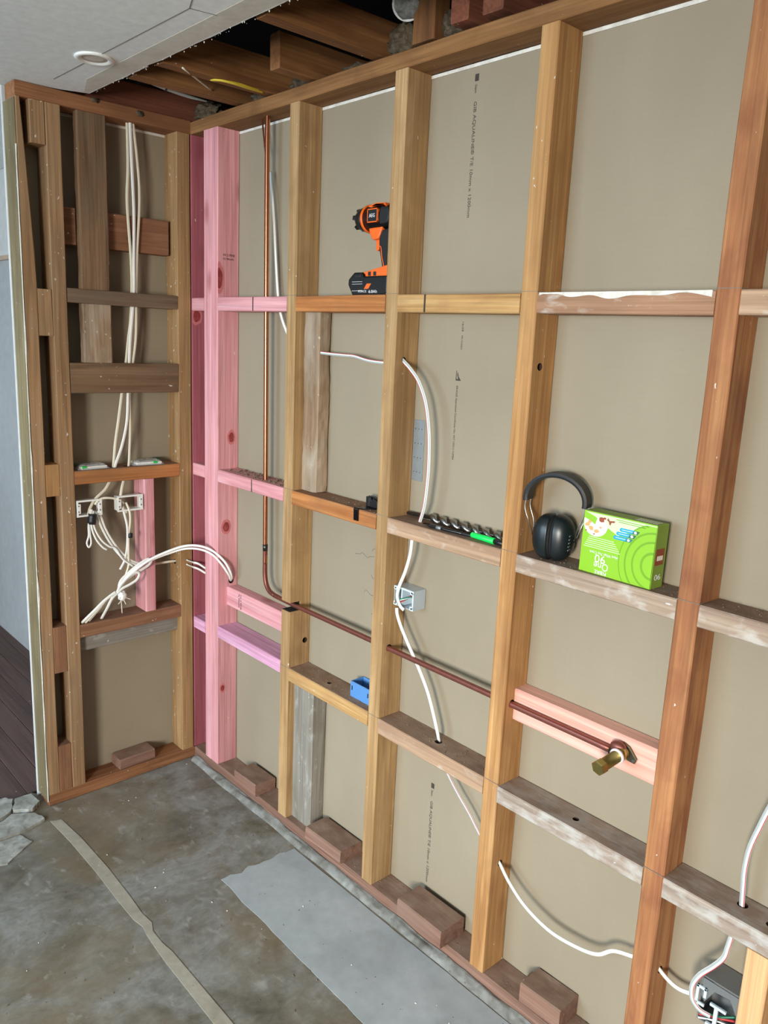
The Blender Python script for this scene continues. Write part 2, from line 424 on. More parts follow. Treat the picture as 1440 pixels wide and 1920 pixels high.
def sweep_geo(path, w, t, nrm, n=10, off=(0, 0)):
    nrm = Vector(nrm).normalized(); v = []; f = []
    L = len(path); last = None
    for i, p in enumerate(path):
        T = (path[min(i + 1, L - 1)] - path[max(i - 1, 0)])
        T = T.normalized() if T.length > 1e-9 else (last or Vector((0, 0, 1)))
        last = T
        Wd = T.cross(nrm)
        if Wd.length < 1e-3: Wd = T.orthogonal()
        Wd.normalize(); N = Wd.cross(T).normalized()
        c = p + Wd * off[0] + N * off[1]
        for k in range(n):
            th = 2 * math.pi * k / n
            ca, sa = math.cos(th), math.sin(th)
            sx = math.copysign(abs(ca) ** .7, ca); sy = math.copysign(abs(sa) ** .7, sa)
            v.append(c + Wd * (w / 2 * sx) + N * (t / 2 * sy))
    for i in range(L - 1):
        for k in range(n):
            f.append((i * n + k, i * n + (k + 1) % n, (i + 1) * n + (k + 1) % n, (i + 1) * n + k))
    f.append(tuple(range(n))); f.append(tuple((L - 1) * n + k for k in range(n)))
    return v, f

def sweep(name, pts, w, t, nrm, mat, parent=None, sub=8, off=(0, 0), origin=None, n=10):
    v, f = sweep_geo(catmull(pts, sub), w, t, nrm, n, off)
    return mesh_obj(name, v, f, mat, parent, smooth=True, origin=origin)

def extrude_y(name, poly, y0, y1, mat, parent=None, bevel=0.0, origin=None, seg=2):
    """polygon of (x,z) extruded along y"""
    n = len(poly)
    v = [(x, y0, z) for x, z in poly] + [(x, y1, z) for x, z in poly]
    f = [tuple(range(n)), tuple(range(2 * n - 1, n - 1, -1))] + [(k, (k + 1) % n, n + (k + 1) % n, n + k) for k in range(n)]
    o = mesh_obj(name, v, f, mat, parent, origin=origin)
    if bevel: bevel_mesh(o.data, bevel, seg)
    return o

def slab_z(name, poly, z0, z1, mat, parent=None, origin=None):
    n = len(poly)
    v = [(x, y, z0) for x, y in poly] + [(x, y, z1) for x, y in poly]
    f = [tuple(range(n)), tuple(range(2 * n - 1, n - 1, -1))] + [(k, (k + 1) % n, n + (k + 1) % n, n + k) for k in range(n)]
    return mesh_obj(name, v, f, mat, parent, origin=origin)

def text_obj(name, body, size, mat, origin, xdir, ydir, parent=None, align='LEFT', sx=1.0, depth=.0003, length=None):
    cu = bpy.data.curves.new(name, 'FONT')
    cu.body = body; cu.size = size; cu.align_x = align; cu.extrude = depth / 2; cu.resolution_u = 3
    tmp = bpy.data.objects.new(name, cu); COL.objects.link(tmp)
    dg = bpy.context.evaluated_depsgraph_get()
    me = bpy.data.meshes.new_from_object(tmp.evaluated_get(dg))
    bpy.data.objects.remove(tmp); bpy.data.curves.remove(cu)
    if length:
        xs = [v.co.x for v in me.vertices]; sx = length / max(1e-6, max(xs) - min(xs))
    X = Vector(xdir).normalized(); Y = Vector(ydir).normalized(); Z = X.cross(Y); O = Vector(origin)
    for v in me.vertices:
        v.co = X * (v.co.x * sx) + Y * v.co.y + Z * v.co.z
    me.materials.clear(); me.materials.append(mat)
    o = bpy.data.objects.new(name, me); COL.objects.link(o)
    o.location = O
    if parent is not None: o.parent = parent
    return o

def timber(name, parent, ext, mat, axis, jit=.0008, chamfer=.0025, notches=(), holes=(), taper=None, seg=None, rough=0.0, label=None):
    """sawn timber: chamfered section lofted along its length with slight waviness. ext = x0,x1,y0,y1,z0,z1"""
    i = 'xyz'.index(axis); j, k = [(1, 2), (2, 0), (0, 1)][i]
    lo = [ext[0], ext[2], ext[4]]; hi = [ext[1], ext[3], ext[5]]
    L = hi[i] - lo[i]
    ns = seg or max(3, int(L / .09))
    stations = [(lo[i] + L * s / ns, 0) for s in range(ns + 1)]
    for (a, b, which, depth) in notches:          # which: (axis letter, 'lo'/'hi')
        stations = [s for s in stations if not (a - .002 <= s[0] <= b + .002)]
        stations += [(a, 0), (a + 1e-4, (which, depth)), (b - 1e-4, (which, depth)), (b, 0)]
    stations.sort(key=lambda s: s[0])
    rnd = random.Random(hash((round(lo[0], 3), round(lo[1], 3), round(lo[2], 3))) & 0xffff)
    sd = rnd.uniform(0, 100)
    v = []; f = []; n = 8
    if rough:
        n = 24
    for (s, nt_) in stations:
        a0, a1, b0, b1 = lo[j], hi[j], lo[k], hi[k]
        if taper:
            fr = (s - lo[i]) / L
            d = taper(fr)
            a0 += d[0]; a1 += d[1]; b0 += d[2]; b1 += d[3]
        if nt_:
            (ax, side), dep = nt_
            if 'xyz'.index(ax) == j:
                if side == 'lo': a0 += dep
                else: a1 -= dep
            else:
                if side == 'lo': b0 += dep
                else: b1 -= dep
        c = chamfer
        ring = [(a0 + c, b0), (a1 - c, b0), (a1, b0 + c), (a1, b1 - c), (a1 - c, b1), (a0 + c, b1), (a0, b1 - c), (a0, b0 + c)]
        if rough:
            r2 = []
            for q in range(8):
                p, p2 = ring[q], ring[(q + 1) % 8]
                for u in range(3): r2.append((p[0] + (p2[0] - p[0]) * u / 3, p[1] + (p2[1] - p[1]) * u / 3))
            ring = r2
        cx, cy = (a0 + a1) / 2, (b0 + b1) / 2
        for (a, b) in ring:
            dj = noise.noise(Vector((s * 3.1 + sd, a * 12, b * 12))) * jit * 1.5
            dk = noise.noise(Vector((s * 3.1 + sd + 40, a * 12, b * 12))) * jit * 1.5
            if rough:
                q = noise.noise(Vector((s * 26 + sd, a * 55, b * 55))) * rough + noise.noise(Vector((s * 9 + sd, a * 20, b * 20))) * rough
                dd = Vector((a - cx, b - cy)); dd.normalize()
                dj += dd.x * q; dk += dd.y * q
            p = [0, 0, 0]; p[i] = s; p[j] = a + dj; p[k] = b + dk
            v.append(tuple(p))
    m = len(stations)
    for q in range(m - 1):
        for w in range(n):
            f.append((q * n + w, q * n + (w + 1) % n, (q + 1) * n + (w + 1) % n, (q + 1) * n + w))
    f.append(tuple(range(n))); f.append(tuple((m - 1) * n + w for w in range(n)))
    og = ((lo[0] + hi[0]) / 2, (lo[1] + hi[1]) / 2, lo[2])
    o = mesh_obj(name, v, f, mat, parent, origin=og)
    if holes:
        o.data.materials.append(M['hole'])
        for (p0, p1, r) in holes:
            hv, hf = cyl_mesh(p0, p1, r, 16)
            c = mesh_obj('cutter', hv, hf, M['hole'])
            c.data.materials.clear(); c.data.materials.append(M['hole'])
            md = o.modifiers.new('bore', 'BOOLEAN'); md.object = c; md.operation = 'DIFFERENCE'; md.solver = 'EXACT'
            md.material_mode = 'TRANSFER'
            # cutter lives in world space, timber is at its own location under an unmoved parent
            bpy.context.view_layer.update()
            dg = bpy.context.evaluated_depsgraph_get()
            me = bpy.data.meshes.new_from_object(o.evaluated_get(dg))
            o.modifiers.clear()
            old = o.data; o.data = me; bpy.data.meshes.remove(old)
            cm = c.data; bpy.data.objects.remove(c); bpy.data.meshes.remove(cm)
        o.data.name = name
    set_grain(o.data, axis)
    if label: o['label'] = label
    return o

def blob(name, c, r, mat, parent=None, sub=3, amp=.35, freq=1.6, sc=(1, 1, 1), seed=0, origin=None, smooth=True):
    bm = bmesh.new(); bmesh.ops.create_icosphere(bm, subdivisions=sub, radius=1)
    for v in bm.verts:
        d = 1 + amp * noise.fractal(v.co * freq + Vector((seed * 7.3, seed * 3.1, 0)), 1.0, 2.0, 4)
        v.co = Vector((v.co.x * sc[0], v.co.y * sc[1], v.co.z * sc[2])) * d * r
    me = bpy.data.meshes.new(name); bm.to_mesh(me); bm.free()
    me.materials.append(mat)
    if smooth:
        for p in me.polygons: p.use_smooth = True
    o = bpy.data.objects.new(name, me); COL.objects.link(o); o.location = c
    if parent is not None: o.parent = parent
    return o

def crumbs(name, n, region, size, mat, parent, zfun, seed=1):
    """scattered bits of dust and chips, one object"""
    rnd = random.Random(seed); v = []; f = []
    for _ in range(n):
        x = rnd.uniform(region[0], region[1]); y = rnd.uniform(region[2], region[3]); z = zfun(x, y)
        s = size * rnd.uniform(.35, 1.2); a = rnd.uniform(0, 6.28)
        b = len(v)
        for k in range(4):
            th = a + k * 1.57 + rnd.uniform(-.4, .4); q = s * rnd.uniform(.5, 1.1)
            v.append((x + q * math.cos(th), y + q * math.sin(th), z))
        v.append((x, y, z + s * rnd.uniform(.4, 1.0)))
        f += [(b, b + 1, b + 4), (b + 1, b + 2, b + 4), (b + 2, b + 3, b + 4), (b + 3, b, b + 4), (b, b + 3, b + 2, b + 1)]
    return tag(mesh_obj(name, v, f, mat, parent, origin=(region[0], region[2], zfun(region[0], region[2]))), kind='stuff')

PATHS = {
 'r1': [(0.394,0.065,2.2),(0.401,0.065,2.155),(0.415,0.065,2.073),(0.43,0.065,1.941),(0.449,0.065,1.807),(0.472,0.065,1.743),(0.521,0.065,1.674)],
 'r2': [(0.703,0.045,1.645),(0.76,0.045,1.643),(0.818,0.045,1.642),(0.867,0.045,1.641),(0.927,0.045,1.632),(0.995,0.045,1.629),(1.038,0.045,1.63)],
 'r3': [(1.068,0.036,1.65),(1.081,0.034,1.641),(1.12,0.028,1.619),(1.155,0.026,1.589),(1.183,0.026,1.542),(1.199,0.026,1.488),(1.207,0.026,1.432),(1.21,0.026,1.362),(1.205,0.028,1.303),(1.197,0.03,1.254),(1.173,0.042,1.21),(1.166,0.046,1.19)],
 'r3m': [(1.159,0.034,1.175),(1.156,0.032,1.157),(1.153,0.03,1.113),(1.137,0.03,1.06),(1.117,0.03,1.014),(1.11,0.03,0.981),(1.123,0.03,0.957),(1.139,0.03,0.948)],
 'r3b': [(1.106,0.034,0.944),(1.112,0.032,0.926),(1.127,0.032,0.899),(1.149,0.032,0.869),(1.18,0.032,0.831),(1.214,0.034,0.786),(1.247,0.036,0.733),(1.271,0.038,0.677),(1.287,0.04,0.632),(1.282,0.057,0.59)],
 'r3c': [(1.323,0.045,0.535),(1.337,0.045,0.517),(1.376,0.045,0.479),(1.419,0.045,0.443),(1.456,0.045,0.406),(1.481,0.045,0.387)],
 'r4': [(1.516,0.037,0.378),(1.54,0.037,0.361),(1.581,0.03,0.331),(1.64,0.025,0.299),(1.717,0.025,0.278),(1.793,0.028,0.281),(1.848,0.032,0.295),(1.885,0.036,0.327),(1.932,0.04,0.342),(1.967,0.043,0.354)],
 'r5': [(1.978,0.044,0.362),(1.996,0.044,0.348),(2.02,0.045,0.335),(2.045,0.045,0.332),(2.075,0.045,0.341)],
 'r6': [(2.169,0.04,0.842),(2.157,0.036,0.793),(2.145,0.036,0.739),(2.141,0.038,0.688),(2.142,0.042,0.644),(2.142,0.05,0.601),(2.143,0.05,0.585)],
 'r6b': [(2.137,0.03,0.554),(2.138,0.03,0.533),(2.137,0.025,0.513),(2.134,0.02,0.488),(2.119,0.015,0.46),(2.095,0.012,0.423),(2.084,0.01,0.39),(2.088,0.01,0.361),(2.105,0.012,0.345),(2.127,0.015,0.343)],
 'a': [(-0.035,-0.214,2.381),(-0.035,-0.214,2.36),(-0.035,-0.214,2.224),(-0.035,-0.22,2.122),(-0.035,-0.217,2.037),(-0.035,-0.21,1.917),(-0.035,-0.21,1.819),(-0.035,-0.217,1.72),(-0.035,-0.228,1.647),(-0.035,-0.24,1.556),(-0.035,-0.256,1.463),(-0.035,-0.271,1.37),(-0.035,-0.284,1.295),(-0.035,-0.293,1.216),(-0.035,-0.304,1.163)],
 'b': [(-0.025,-0.207,2.381),(-0.025,-0.208,2.359),(-0.025,-0.205,2.224),(-0.025,-0.201,2.073),(-0.025,-0.205,1.917),(-0.025,-0.207,1.819),(-0.025,-0.217,1.72),(-0.025,-0.225,1.648),(-0.025,-0.231,1.556),(-0.025,-0.237,1.464),(-0.025,-0.244,1.37),(-0.025,-0.264,1.286),(-0.025,-0.291,1.215),(-0.025,-0.304,1.165)],
 'c': [(-0.03,-0.196,2.384),(-0.03,-0.196,2.362),(-0.03,-0.185,2.262),(-0.03,-0.178,2.162),(-0.03,-0.18,2.076),(-0.03,-0.19,1.953),(-0.03,-0.197,1.82),(-0.03,-0.199,1.721),(-0.03,-0.203,1.648),(-0.03,-0.217,1.556),(-0.03,-0.229,1.463),(-0.03,-0.23,1.35),(-0.03,-0.234,1.274),(-0.03,-0.239,1.211),(-0.03,-0.251,1.163)],
 'd': [(-0.03,-0.31,1.161),(-0.025,-0.331,1.133),(-0.02,-0.362,1.11),(-0.02,-0.378,1.092),(-0.012,-0.394,1.069),(0.0,-0.403,1.05)],
 'e': [(-0.03,-0.259,1.16),(-0.025,-0.27,1.127),(-0.02,-0.277,1.09),(-0.01,-0.274,1.068),(0.0,-0.266,1.045)],
 'f': [(-0.01,-0.375,1.086),(-0.005,-0.365,1.101),(0.0,-0.346,1.108),(-0.0,-0.317,1.105),(-0.003,-0.292,1.096),(-0.008,-0.271,1.08)],
 'g': [(0.0,-0.395,1.073),(0.006,-0.4,1.05),(0.008,-0.407,1.019),(0.008,-0.408,0.982),(0.01,-0.416,0.958),(0.012,-0.41,0.942),(0.01,-0.401,0.956),(0.008,-0.403,0.99),(0.007,-0.403,1.019),(0.005,-0.396,1.046)],
 'h': [(0.0,-0.391,1.073),(0.006,-0.396,1.042),(0.008,-0.395,1.004),(0.01,-0.382,0.965),(0.012,-0.362,0.936),(0.012,-0.347,0.924)],
 'i': [(0.0,-0.385,1.067),(0.005,-0.39,1.041),(0.008,-0.385,1.003),(0.01,-0.364,0.961),(0.012,-0.337,0.934),(0.012,-0.314,0.923),(0.014,-0.29,0.882),(0.014,-0.251,0.848)],
 'j': [(-0.01,-0.376,1.063),(-0.005,-0.369,1.041),(0.0,-0.357,1.002),(0.004,-0.335,0.953),(0.006,-0.302,0.902),(0.008,-0.268,0.867),(0.008,-0.235,0.85)],
 'k': [(-0.012,-0.365,1.062),(-0.008,-0.354,1.035),(-0.002,-0.343,0.996),(0.002,-0.319,0.947),(0.004,-0.289,0.903),(0.004,-0.256,0.87),(0.004,-0.221,0.851)],
 'l': [(-0.005,-0.277,1.069),(0.002,-0.273,1.039),(0.006,-0.267,1.002),(0.006,-0.266,0.964),(0.006,-0.27,0.913),(0.008,-0.282,0.871),(0.01,-0.299,0.843)],
 'm': [(-0.005,-0.264,1.083),(0.004,-0.255,1.049),(0.006,-0.255,1.01),(0.006,-0.262,0.964),(0.008,-0.265,0.903),(0.01,-0.267,0.854),(0.012,-0.279,0.82)],
 'n': [(0.02,-0.312,0.767),(0.02,-0.303,0.802),(0.02,-0.274,0.827),(0.022,-0.238,0.852),(0.024,-0.203,0.869),(0.026,-0.188,0.865),(0.026,-0.194,0.85),(0.024,-0.223,0.834),(0.022,-0.259,0.819),(0.02,-0.287,0.799),(0.018,-0.307,0.77)],
 'o': [(0.024,-0.318,0.766),(0.026,-0.306,0.788),(0.028,-0.278,0.816),(0.03,-0.25,0.83),(0.03,-0.236,0.821),(0.03,-0.245,0.802),(0.028,-0.269,0.788),(0.026,-0.298,0.777),(0.024,-0.318,0.762)],
 'p': [(0.022,-0.313,0.772),(0.026,-0.294,0.802),(0.03,-0.254,0.836),(0.04,-0.201,0.87),(0.055,-0.145,0.894),(0.085,-0.085,0.916),(0.125,-0.042,0.919),(0.165,-0.009,0.903),(0.195,0.018,0.869),(0.2,0.039,0.83),(0.19,0.053,0.8),(0.17,0.063,0.781)],
 'q': [(0.018,-0.311,0.775),(0.022,-0.286,0.809),(0.026,-0.244,0.842),(0.036,-0.19,0.868),(0.05,-0.132,0.886),(0.08,-0.078,0.904),(0.12,-0.039,0.905),(0.16,-0.011,0.89),(0.19,0.007,0.861),(0.198,0.029,0.825),(0.19,0.046,0.801),(0.17,0.06,0.779)],
 'fan0': [(0.022,-0.317,0.765),(0.02,-0.36,0.744),(0.012,-0.4,0.707),(-0.012,-0.436,0.663)],
 'fan1': [(0.022,-0.32,0.765),(0.02,-0.358,0.743),(0.012,-0.392,0.705),(-0.012,-0.423,0.66)],
 'fan2': [(0.022,-0.323,0.766),(0.02,-0.357,0.745),(0.012,-0.385,0.709),(-0.012,-0.411,0.665)],
 'fan3': [(0.022,-0.314,0.764),(0.02,-0.336,0.744),(0.012,-0.352,0.708),(-0.012,-0.364,0.664)],
 'tie': [(0.024,-0.314,0.765),(0.02,-0.303,0.732),(0.0,-0.291,0.673)],
 's': [(-0.05,-0.144,0.824),(-0.05,-0.114,0.823),(-0.048,-0.075,0.824),(-0.045,-0.038,0.823),(-0.04,-0.007,0.821)],
 't': [(0.005,-0.031,0.836),(0.006,-0.005,0.823),(0.02,0.01,0.818),(0.04,0.031,0.8)],
 't2': [(0.005,-0.032,0.819),(0.006,-0.005,0.804),(0.02,0.01,0.797),(0.04,0.031,0.781)],
 'ceil': [(0.021,-0.26,2.485),(0.017,-0.226,2.486),(0.012,-0.165,2.485),(-0.004,-0.09,2.482),(-0.018,-0.004,2.48),(-0.029,0.106,2.478)],
 'yel': [(0.453,-0.183,2.402),(0.49,-0.172,2.396),(0.501,-0.135,2.394),(0.491,-0.083,2.396),(0.471,-0.019,2.402)],
 'yel2': [(0.449,-0.174,2.406),(0.488,-0.153,2.398),(0.5,-0.116,2.397),(0.487,-0.062,2.4),(0.463,0.001,2.408)],
 'thin': [(0.492,-0.295,2.4),(0.326,-0.111,2.415)],
 'pipev': [(0.418,0.036,2.375),(0.418,0.036,2.228),(0.422,0.036,1.905),(0.427,0.036,1.566),(0.432,0.036,1.208),(0.438,0.034,0.928)],
 'pipe2': [(0.372,0.045,2.367),(0.387,0.042,2.311),(0.406,0.038,2.245)],
}

D = .0858            # framing depth
ZB, ZT, ZC = .045, 2.355, 2.40
S1, S2, S3, S4 = .6335, 1.0860, 1.5405, 1.9960     # room-side corner of each stud on the long wall
SW = .047

# ================================================================== SETTING
# ---- concrete floor
floor = struct('floor', 'stained bare concrete floor with pale painted patch and beige line', 'floor')
slab_z('concrete_slab', [(-.13, -4.6), (5.6, -4.6), (5.6, .12), (-.10, .12), (-.10, -.58), (-.13, -.60)], -.1, 0, M['concrete'], floor, origin=(0, 0, 0))
rnd = random.Random(3)
def jag(p, q, n, amp, seed=0):
    p, q = Vector(p), Vector(q); d = (q - p); nn = Vector((-d.y, d.x)).normalized(); out = []
    for k in range(n):
        t = k / n
        out.append(tuple(p + d * t + nn * (amp * noise.noise(Vector((t * n * .45, seed, 0))) * 1.6)))
    return out
poly = jag((.726, -.312), (2.4, -.330), 40, .004, 1) + jag((2.4, -.330), (2.4, -.03), 6, .004, 2) + jag((2.4, -.028), (.742, -.040), 40, .003, 3) + jag((.742, -.040), (.726, -.312), 16, .012, 4)
slab_z('painted_patch', poly, 0, .0012, M['patch'], floor)
poly = [(.09, -.612), (.105, -.578), (.25, -.566), (.45, -.562), (.62, -.566), (.715, -.571), (.765, -.566), (.80, -.580), (.86, -.580), (.905, -.574), (1.2, -.572), (1.8, -.572), (2.3, -.572),
        (2.3, -.610), (1.8, -.609), (1.2, -.609), (.93, -.607), (.86, -.604), (.80, -.600), (.765, -.594), (.72, -.602), (.62, -.603), (.45, -.600), (.25, -.603)]
slab_z('glue_line', poly, 0, .0015, M['strip'], floor)
# ridge of mortar along the foot of the long wall
v = []; f = []; NS = 70; PR = 7
for s in range(NS + 1):
    x = .02 + 2.5 * s / NS
    wob = noise.noise(Vector((x * 6, 0, 0))) * .006
    for q in range(PR):
        t = q / (PR - 1)
        y = -.030 + wob + t * (.028 - wob)
        z = (.001 + .013 * math.sin(min(1, t * 1.15) * 1.5) * (1 + .5 * noise.noise(Vector((x * 11, t * 2, 3)))) + .004 * noise.noise(Vector((x * 40, t * 6, 9))))
        v.append((x, y, max(z, .0005) if 0 < q else .0))
for s in range(NS):
    for q in range(PR - 1):
        a = s * PR + q; f.append((a, a + 1, a + PR + 1, a + PR))
mesh_obj('mortar_ridge', v, f, M['mortar'], floor, smooth=True)
# broken pale concrete at the end of the short wall
for k, (pl, h) in enumerate((([(-.14, -.80), (-.13, -.70), (-.105, -.672), (-.03, -.705), (.02, -.79)], .016),
                             ([(-.10, -.668), (-.095, -.612), (-.03, -.605), (.0, -.640), (-.028, -.695)], .018),
                             ([(.03, -.80), (-.02, -.705), (.02, -.64), (.075, -.625), (.10, -.70), (.10, -.84)], .010),
                             ([(.11, -.88), (.11, -.72), (.17, -.70), (.24, -.80), (.22, -.90)], .004),
                             ([(-.20, -.92), (-.14, -.81), (.01, -.80), (.03, -.92)], .013))):
    pj2 = []
    for a in range(len(pl)): pj2 += jag(pl[a], pl[(a + 1) % len(pl)], 5, .006, k * 9 + a)
    slab_z('broken_chunk', pj2, 0, h, M['chalky'], floor)
crumbs('floor_grit', 150, (.05, 1.9, -1.1, -.05), .0035, M['crumb'], floor, lambda x, y: .0008, 5)
crumbs('plaster_specks', 34, (-.05, 1.6, -1.0, -.05), .004, M['plaster'], floor, lambda x, y: .0008, 6)

# ---- timber floor of the room beyond
pf = struct('floor_other_room', 'dark reddish brown timber board floor beyond the short wall', 'floor')
yy = -3.4; q = 0
while yy < -.14:
    timber('plank', pf, (-4.0, -.132, yy, min(yy + .083, -.14), -.03, 0), W['plank'], 'x', jit=.0006, chamfer=.002, seg=6)
    yy += .0845; q += 1

# ---- wall of the room beyond
wo = struct('wall_other_room', 'pale wall of the next room with grey panel below', 'wall')
box('painted_wall', (-4.0, -.10, -.135, -.10, 2.02, 2.9), M['wallpaint'], wo)
box('grey_panel', (-4.0, -.10, -.145, -.10, .0, 1.985), M['greypanel'], wo)
box('ledge', (-4.0, -.10, -.165, -.10, 1.985, 2.005), M['trimwood'], wo, bevel=.003)
box('white_ledge', (-4.0, -.10, -.158, -.10, 2.005, 2.03), M['wallpaint'], wo, bevel=.003)
box('picture_rail', (-4.0, -.10, -.150, -.10, 2.43, 2.46), M['wallpaint'], wo, bevel=.004)

# ---- ceiling lining with a ragged cut edge
ce = struct('ceiling', 'white painted ceiling lining with ragged cut edge', 'ceiling')
edge = jag((5.6, -.352), (.03, -.366), 150, .0035, 20) + jag((.03, -.366), (.0, -.45), 8, .004, 21) + jag((.0, -.45), (-.02, -.572), 8, .004, 22)
slab_z('ceiling_sheet', edge + [(-.10, -.580), (-.10, -.14), (-4.0, -.14), (-4.0, -4.6), (5.6, -4.6)], ZC, ZC + .012, M['ceiling'], ce)
slab_z('cornice_mark', jag((5.6, -.420), (.08, -.433), 60, .002, 30) + [(.035, -.385)] + jag((.034, -.371), (5.6, -.357), 60, .002, 31), ZC - .0004, ZC, M['ceil_strip'], ce)
for a, b2 in (((.092, -.499), (.883, -.489)), ((.883, -.489), (.895, -.425)), ((.883, -.489), (1.4, -.70))):
    a, b2 = Vector(a), Vector(b2); d = (b2 - a).normalized(); nn = Vector((-d.y, d.x)) * .0011
    slab_z('pencil_line', [tuple(a + nn), tuple(b2 + nn), tuple(b2 - nn), tuple(a - nn)], ZC - .0008, ZC, M['pencil'], ce)
v = []; f = []
for k in range(70):
    x = .05 + rnd.random() * 1.2; y = -.372 + .016 * rnd.random() + .0032 * x; s = .0008 + .0024 * rnd.random() ** 2; b0 = len(v)
    v += [(x - s, y, ZC), (x + s, y, ZC), (x, y + s, ZC), (x + s * .3, y, ZC - s * 1.6)]
    f += [(b0, b0 + 1, b0 + 3), (b0 + 1, b0 + 2, b0 + 3), (b0 + 2, b0, b0 + 3), (b0, b0 + 2, b0 + 1)]
tag(mesh_obj('plaster_crumbs', v, f, M['plaster'], ce), kind='stuff')

# ---- walls behind the photographer, with the openings that let the daylight in
wb = struct('wall_back', 'taupe wall with doorway and window behind the photographer', 'wall')
for e in ((-4.0, -.5, -4.7, -4.6, 0, 2.4), (1.7, 3.0, -4.7, -4.6, 0, 2.4), (4.0, 5.6, -4.7, -4.6, 0, 2.4), (-.5, 1.7, -4.7, -4.6, 2.25, 2.4), (3.0, 4.0, -4.7, -4.6, 2.05, 2.4), (3.0, 4.0, -4.7, -4.6, 0, .95)):
    box('wall_panel', e, M['backwall'], wb)
wr = struct('wall_window_side', 'plain taupe wall beside the photographer', 'wall')
box('wall_panel', (5.6, 5.7, -4.7, .15, 0, 2.4), M['backwall'], wr)
wl = struct('wall_other_side', 'white far wall of the next room', 'wall')
box('wall_panel', (-4.1, -4.0, -4.7, -.1, 0, 2.9), M['wallpaint'], wl)
rf = struct('roof', 'added dark box over the open ceiling that keeps out sky light', 'roof')  # dark box added overhead to block sky light and blacken the attic
slab_z('sky_block_sheet', [(-1.5, -2.2), (5.6, -2.2), (5.6, 1.2), (-1.5, 1.2)], 2.95, 2.98, M['sky_block'], rf)
box('sky_block_side', (-1.5, 5.6, 1.1, 1.13, 2.40, 2.95), M['sky_block'], rf)
box('sky_block_side', (-1.5, 5.6, -2.2, -2.17, 2.413, 2.95), M['sky_block'], rf)
box('sky_block_side', (-1.5, -1.47, -2.17, 1.1, 2.5, 2.95), M['sky_block'], rf)
box('sky_block_side', (5.57, 5.6, -2.17, 1.1, 2.413, 2.95), M['sky_block'], rf)

# ================================================================== LONG FRAMED WALL
R = struct('wall_right', 'long open timber stud wall with plasterboard behind', 'wall')
b1 = box('plasterboard', (-.045, 1.517, D, D + .01, .02, 2.346), M['board'], R, origin=(0, D, .02))
b2_ = box('plasterboard', (1.518, 5.59, D, D + .01, .02, 2.346), M['board'], R, origin=(1.518, D, .02))
box('white_gap_strip', (-.045, 5.59, D - .001, D + .008, 2.3465, ZT - .0005), M['plaster'], R)
box('cavity_lining', (-.2, 5.59, D + .10, D + .11, 0, 2.40), M['wallpaint'], R)

timber('bottom_plate', R, (-.0, 5.59, .0, D, .001, ZB), W['block'], 'x', jit=.0012)
timber('top_plate', R, (-.088, 5.59, .0, D, ZT, ZC - .004), W['plate_brown'], 'x', jit=.0015)
# new pink studs in the corner
timber('stud', R, (-.046, -.001, .001, D, ZB, ZT), W['pinkshade'], 'z', label='pink treated stud in the corner with shade in its colour')
timber('stud', R, (.0870, .1325, .0, D, ZB, ZT), W['pink'], 'z', chamfer=.003, label='pink treated stud of the doubled pair')
timber('stud', R, (.1332, .1787, .0, D, ZB, ZT), W['pink'], 'z', chamfer=.003, label='pink treated stud of the doubled pair with drilled cable hole',
       holes=[((.10, .058, .783), (.20, .058, .783), .011), ((.10, .052, .701), (.20, .052, .701), .010)])
# old studs
timber('stud', R, (S1 - SW, S1, .0, D, ZB, ZT), W['rimu_pale'], 'z', notches=[(.800, .832, ('y', 'lo'), .040)],
       holes=[((S1 - .02, .066, .689), (S1 + .02, .066, .689), .010)], label='pale timber stud with charred notch for the copper pipe')
timber('stud', R, (S2 - SW, S2, .0, D, ZB, ZT), W['rimu_pale'], 'z', jit=.0015,
       holes=[((S2 - .06, .034, 1.641), (S2 + .02, .034, 1.641), .008), ((S2 - .06, .03, .817), (S2 + .02, .03, .817), .0105)])
timber('stud', R, (S3 - SW, S3, .0, D, ZB, ZT), W['rimu'], 'z', jit=.0012,
       holes=[((S3 - .02, .030, 1.647), (S3 + .02, .030, 1.647), .009), ((S3 - .06, .037, .363), (S3 + .02, .037, .363), .009), ((S3 - .06, .03, .817), (S3 + .02, .03, .817), .0105)])
timber('stud', R, (S4 - SW, S4, .0, D, ZB, ZT), W['rimu_red'], 'z', jit=.0015, label='reddish old stud',
       holes=[((S4 - .06, .044, .349), (S4 + .02, .044, .349), .009)])
timber('stud', R, (2.44, 2.487, .0, D, ZB, ZT), W['rimu'], 'z')
box('charred_patch', (S1 - SW + .001, S1 - .001, .0395, .0402, .801, .831), M['char'], R)
box('charred_patch', (S1 - SW + .002, S1 - .003, .004, .0395, .7999, .8006), M['char'], R)

for o in [c for c in R.children if c.name.startswith('stud') and c.location.x > .5]:
    for z in (1.812, 1.2115, .604):
        c = box('chalk_line', (-SW / 2 - .0002, SW / 2 + .0002, -D / 2 - .0011, -D / 2 + .03, z - ZB - .0006, z - ZB + .0006), M['pencil'], o)
        c.location = (0, 0, 0)
ZU = (1.764, 1.8095); ZM = (1.1645, 1.2095)
def nog(x0, x1, z, mat, holes=(), y0=.0, y1=D, name='nogging', label=None, jit=.0012, **k):
    return timber(name, R, (x0 + .0004, x1 - .0004, y0, y1 - .0005, z[0], z[1]), mat, 'x', jit=jit, holes=holes, label=label, **k)
pn = nog(.0, .087, ZU, W['pink']); nog(.0, .087, ZM, W['pink']); nog(.0, .087, (.556, .601), W['pinklilac'])
n1 = nog(.1787, S1 - SW, ZU, W['pink'], holes=[((.428, .036, 1.75), (.428, .036, 1.82), .010)], label='pink treated nogging')
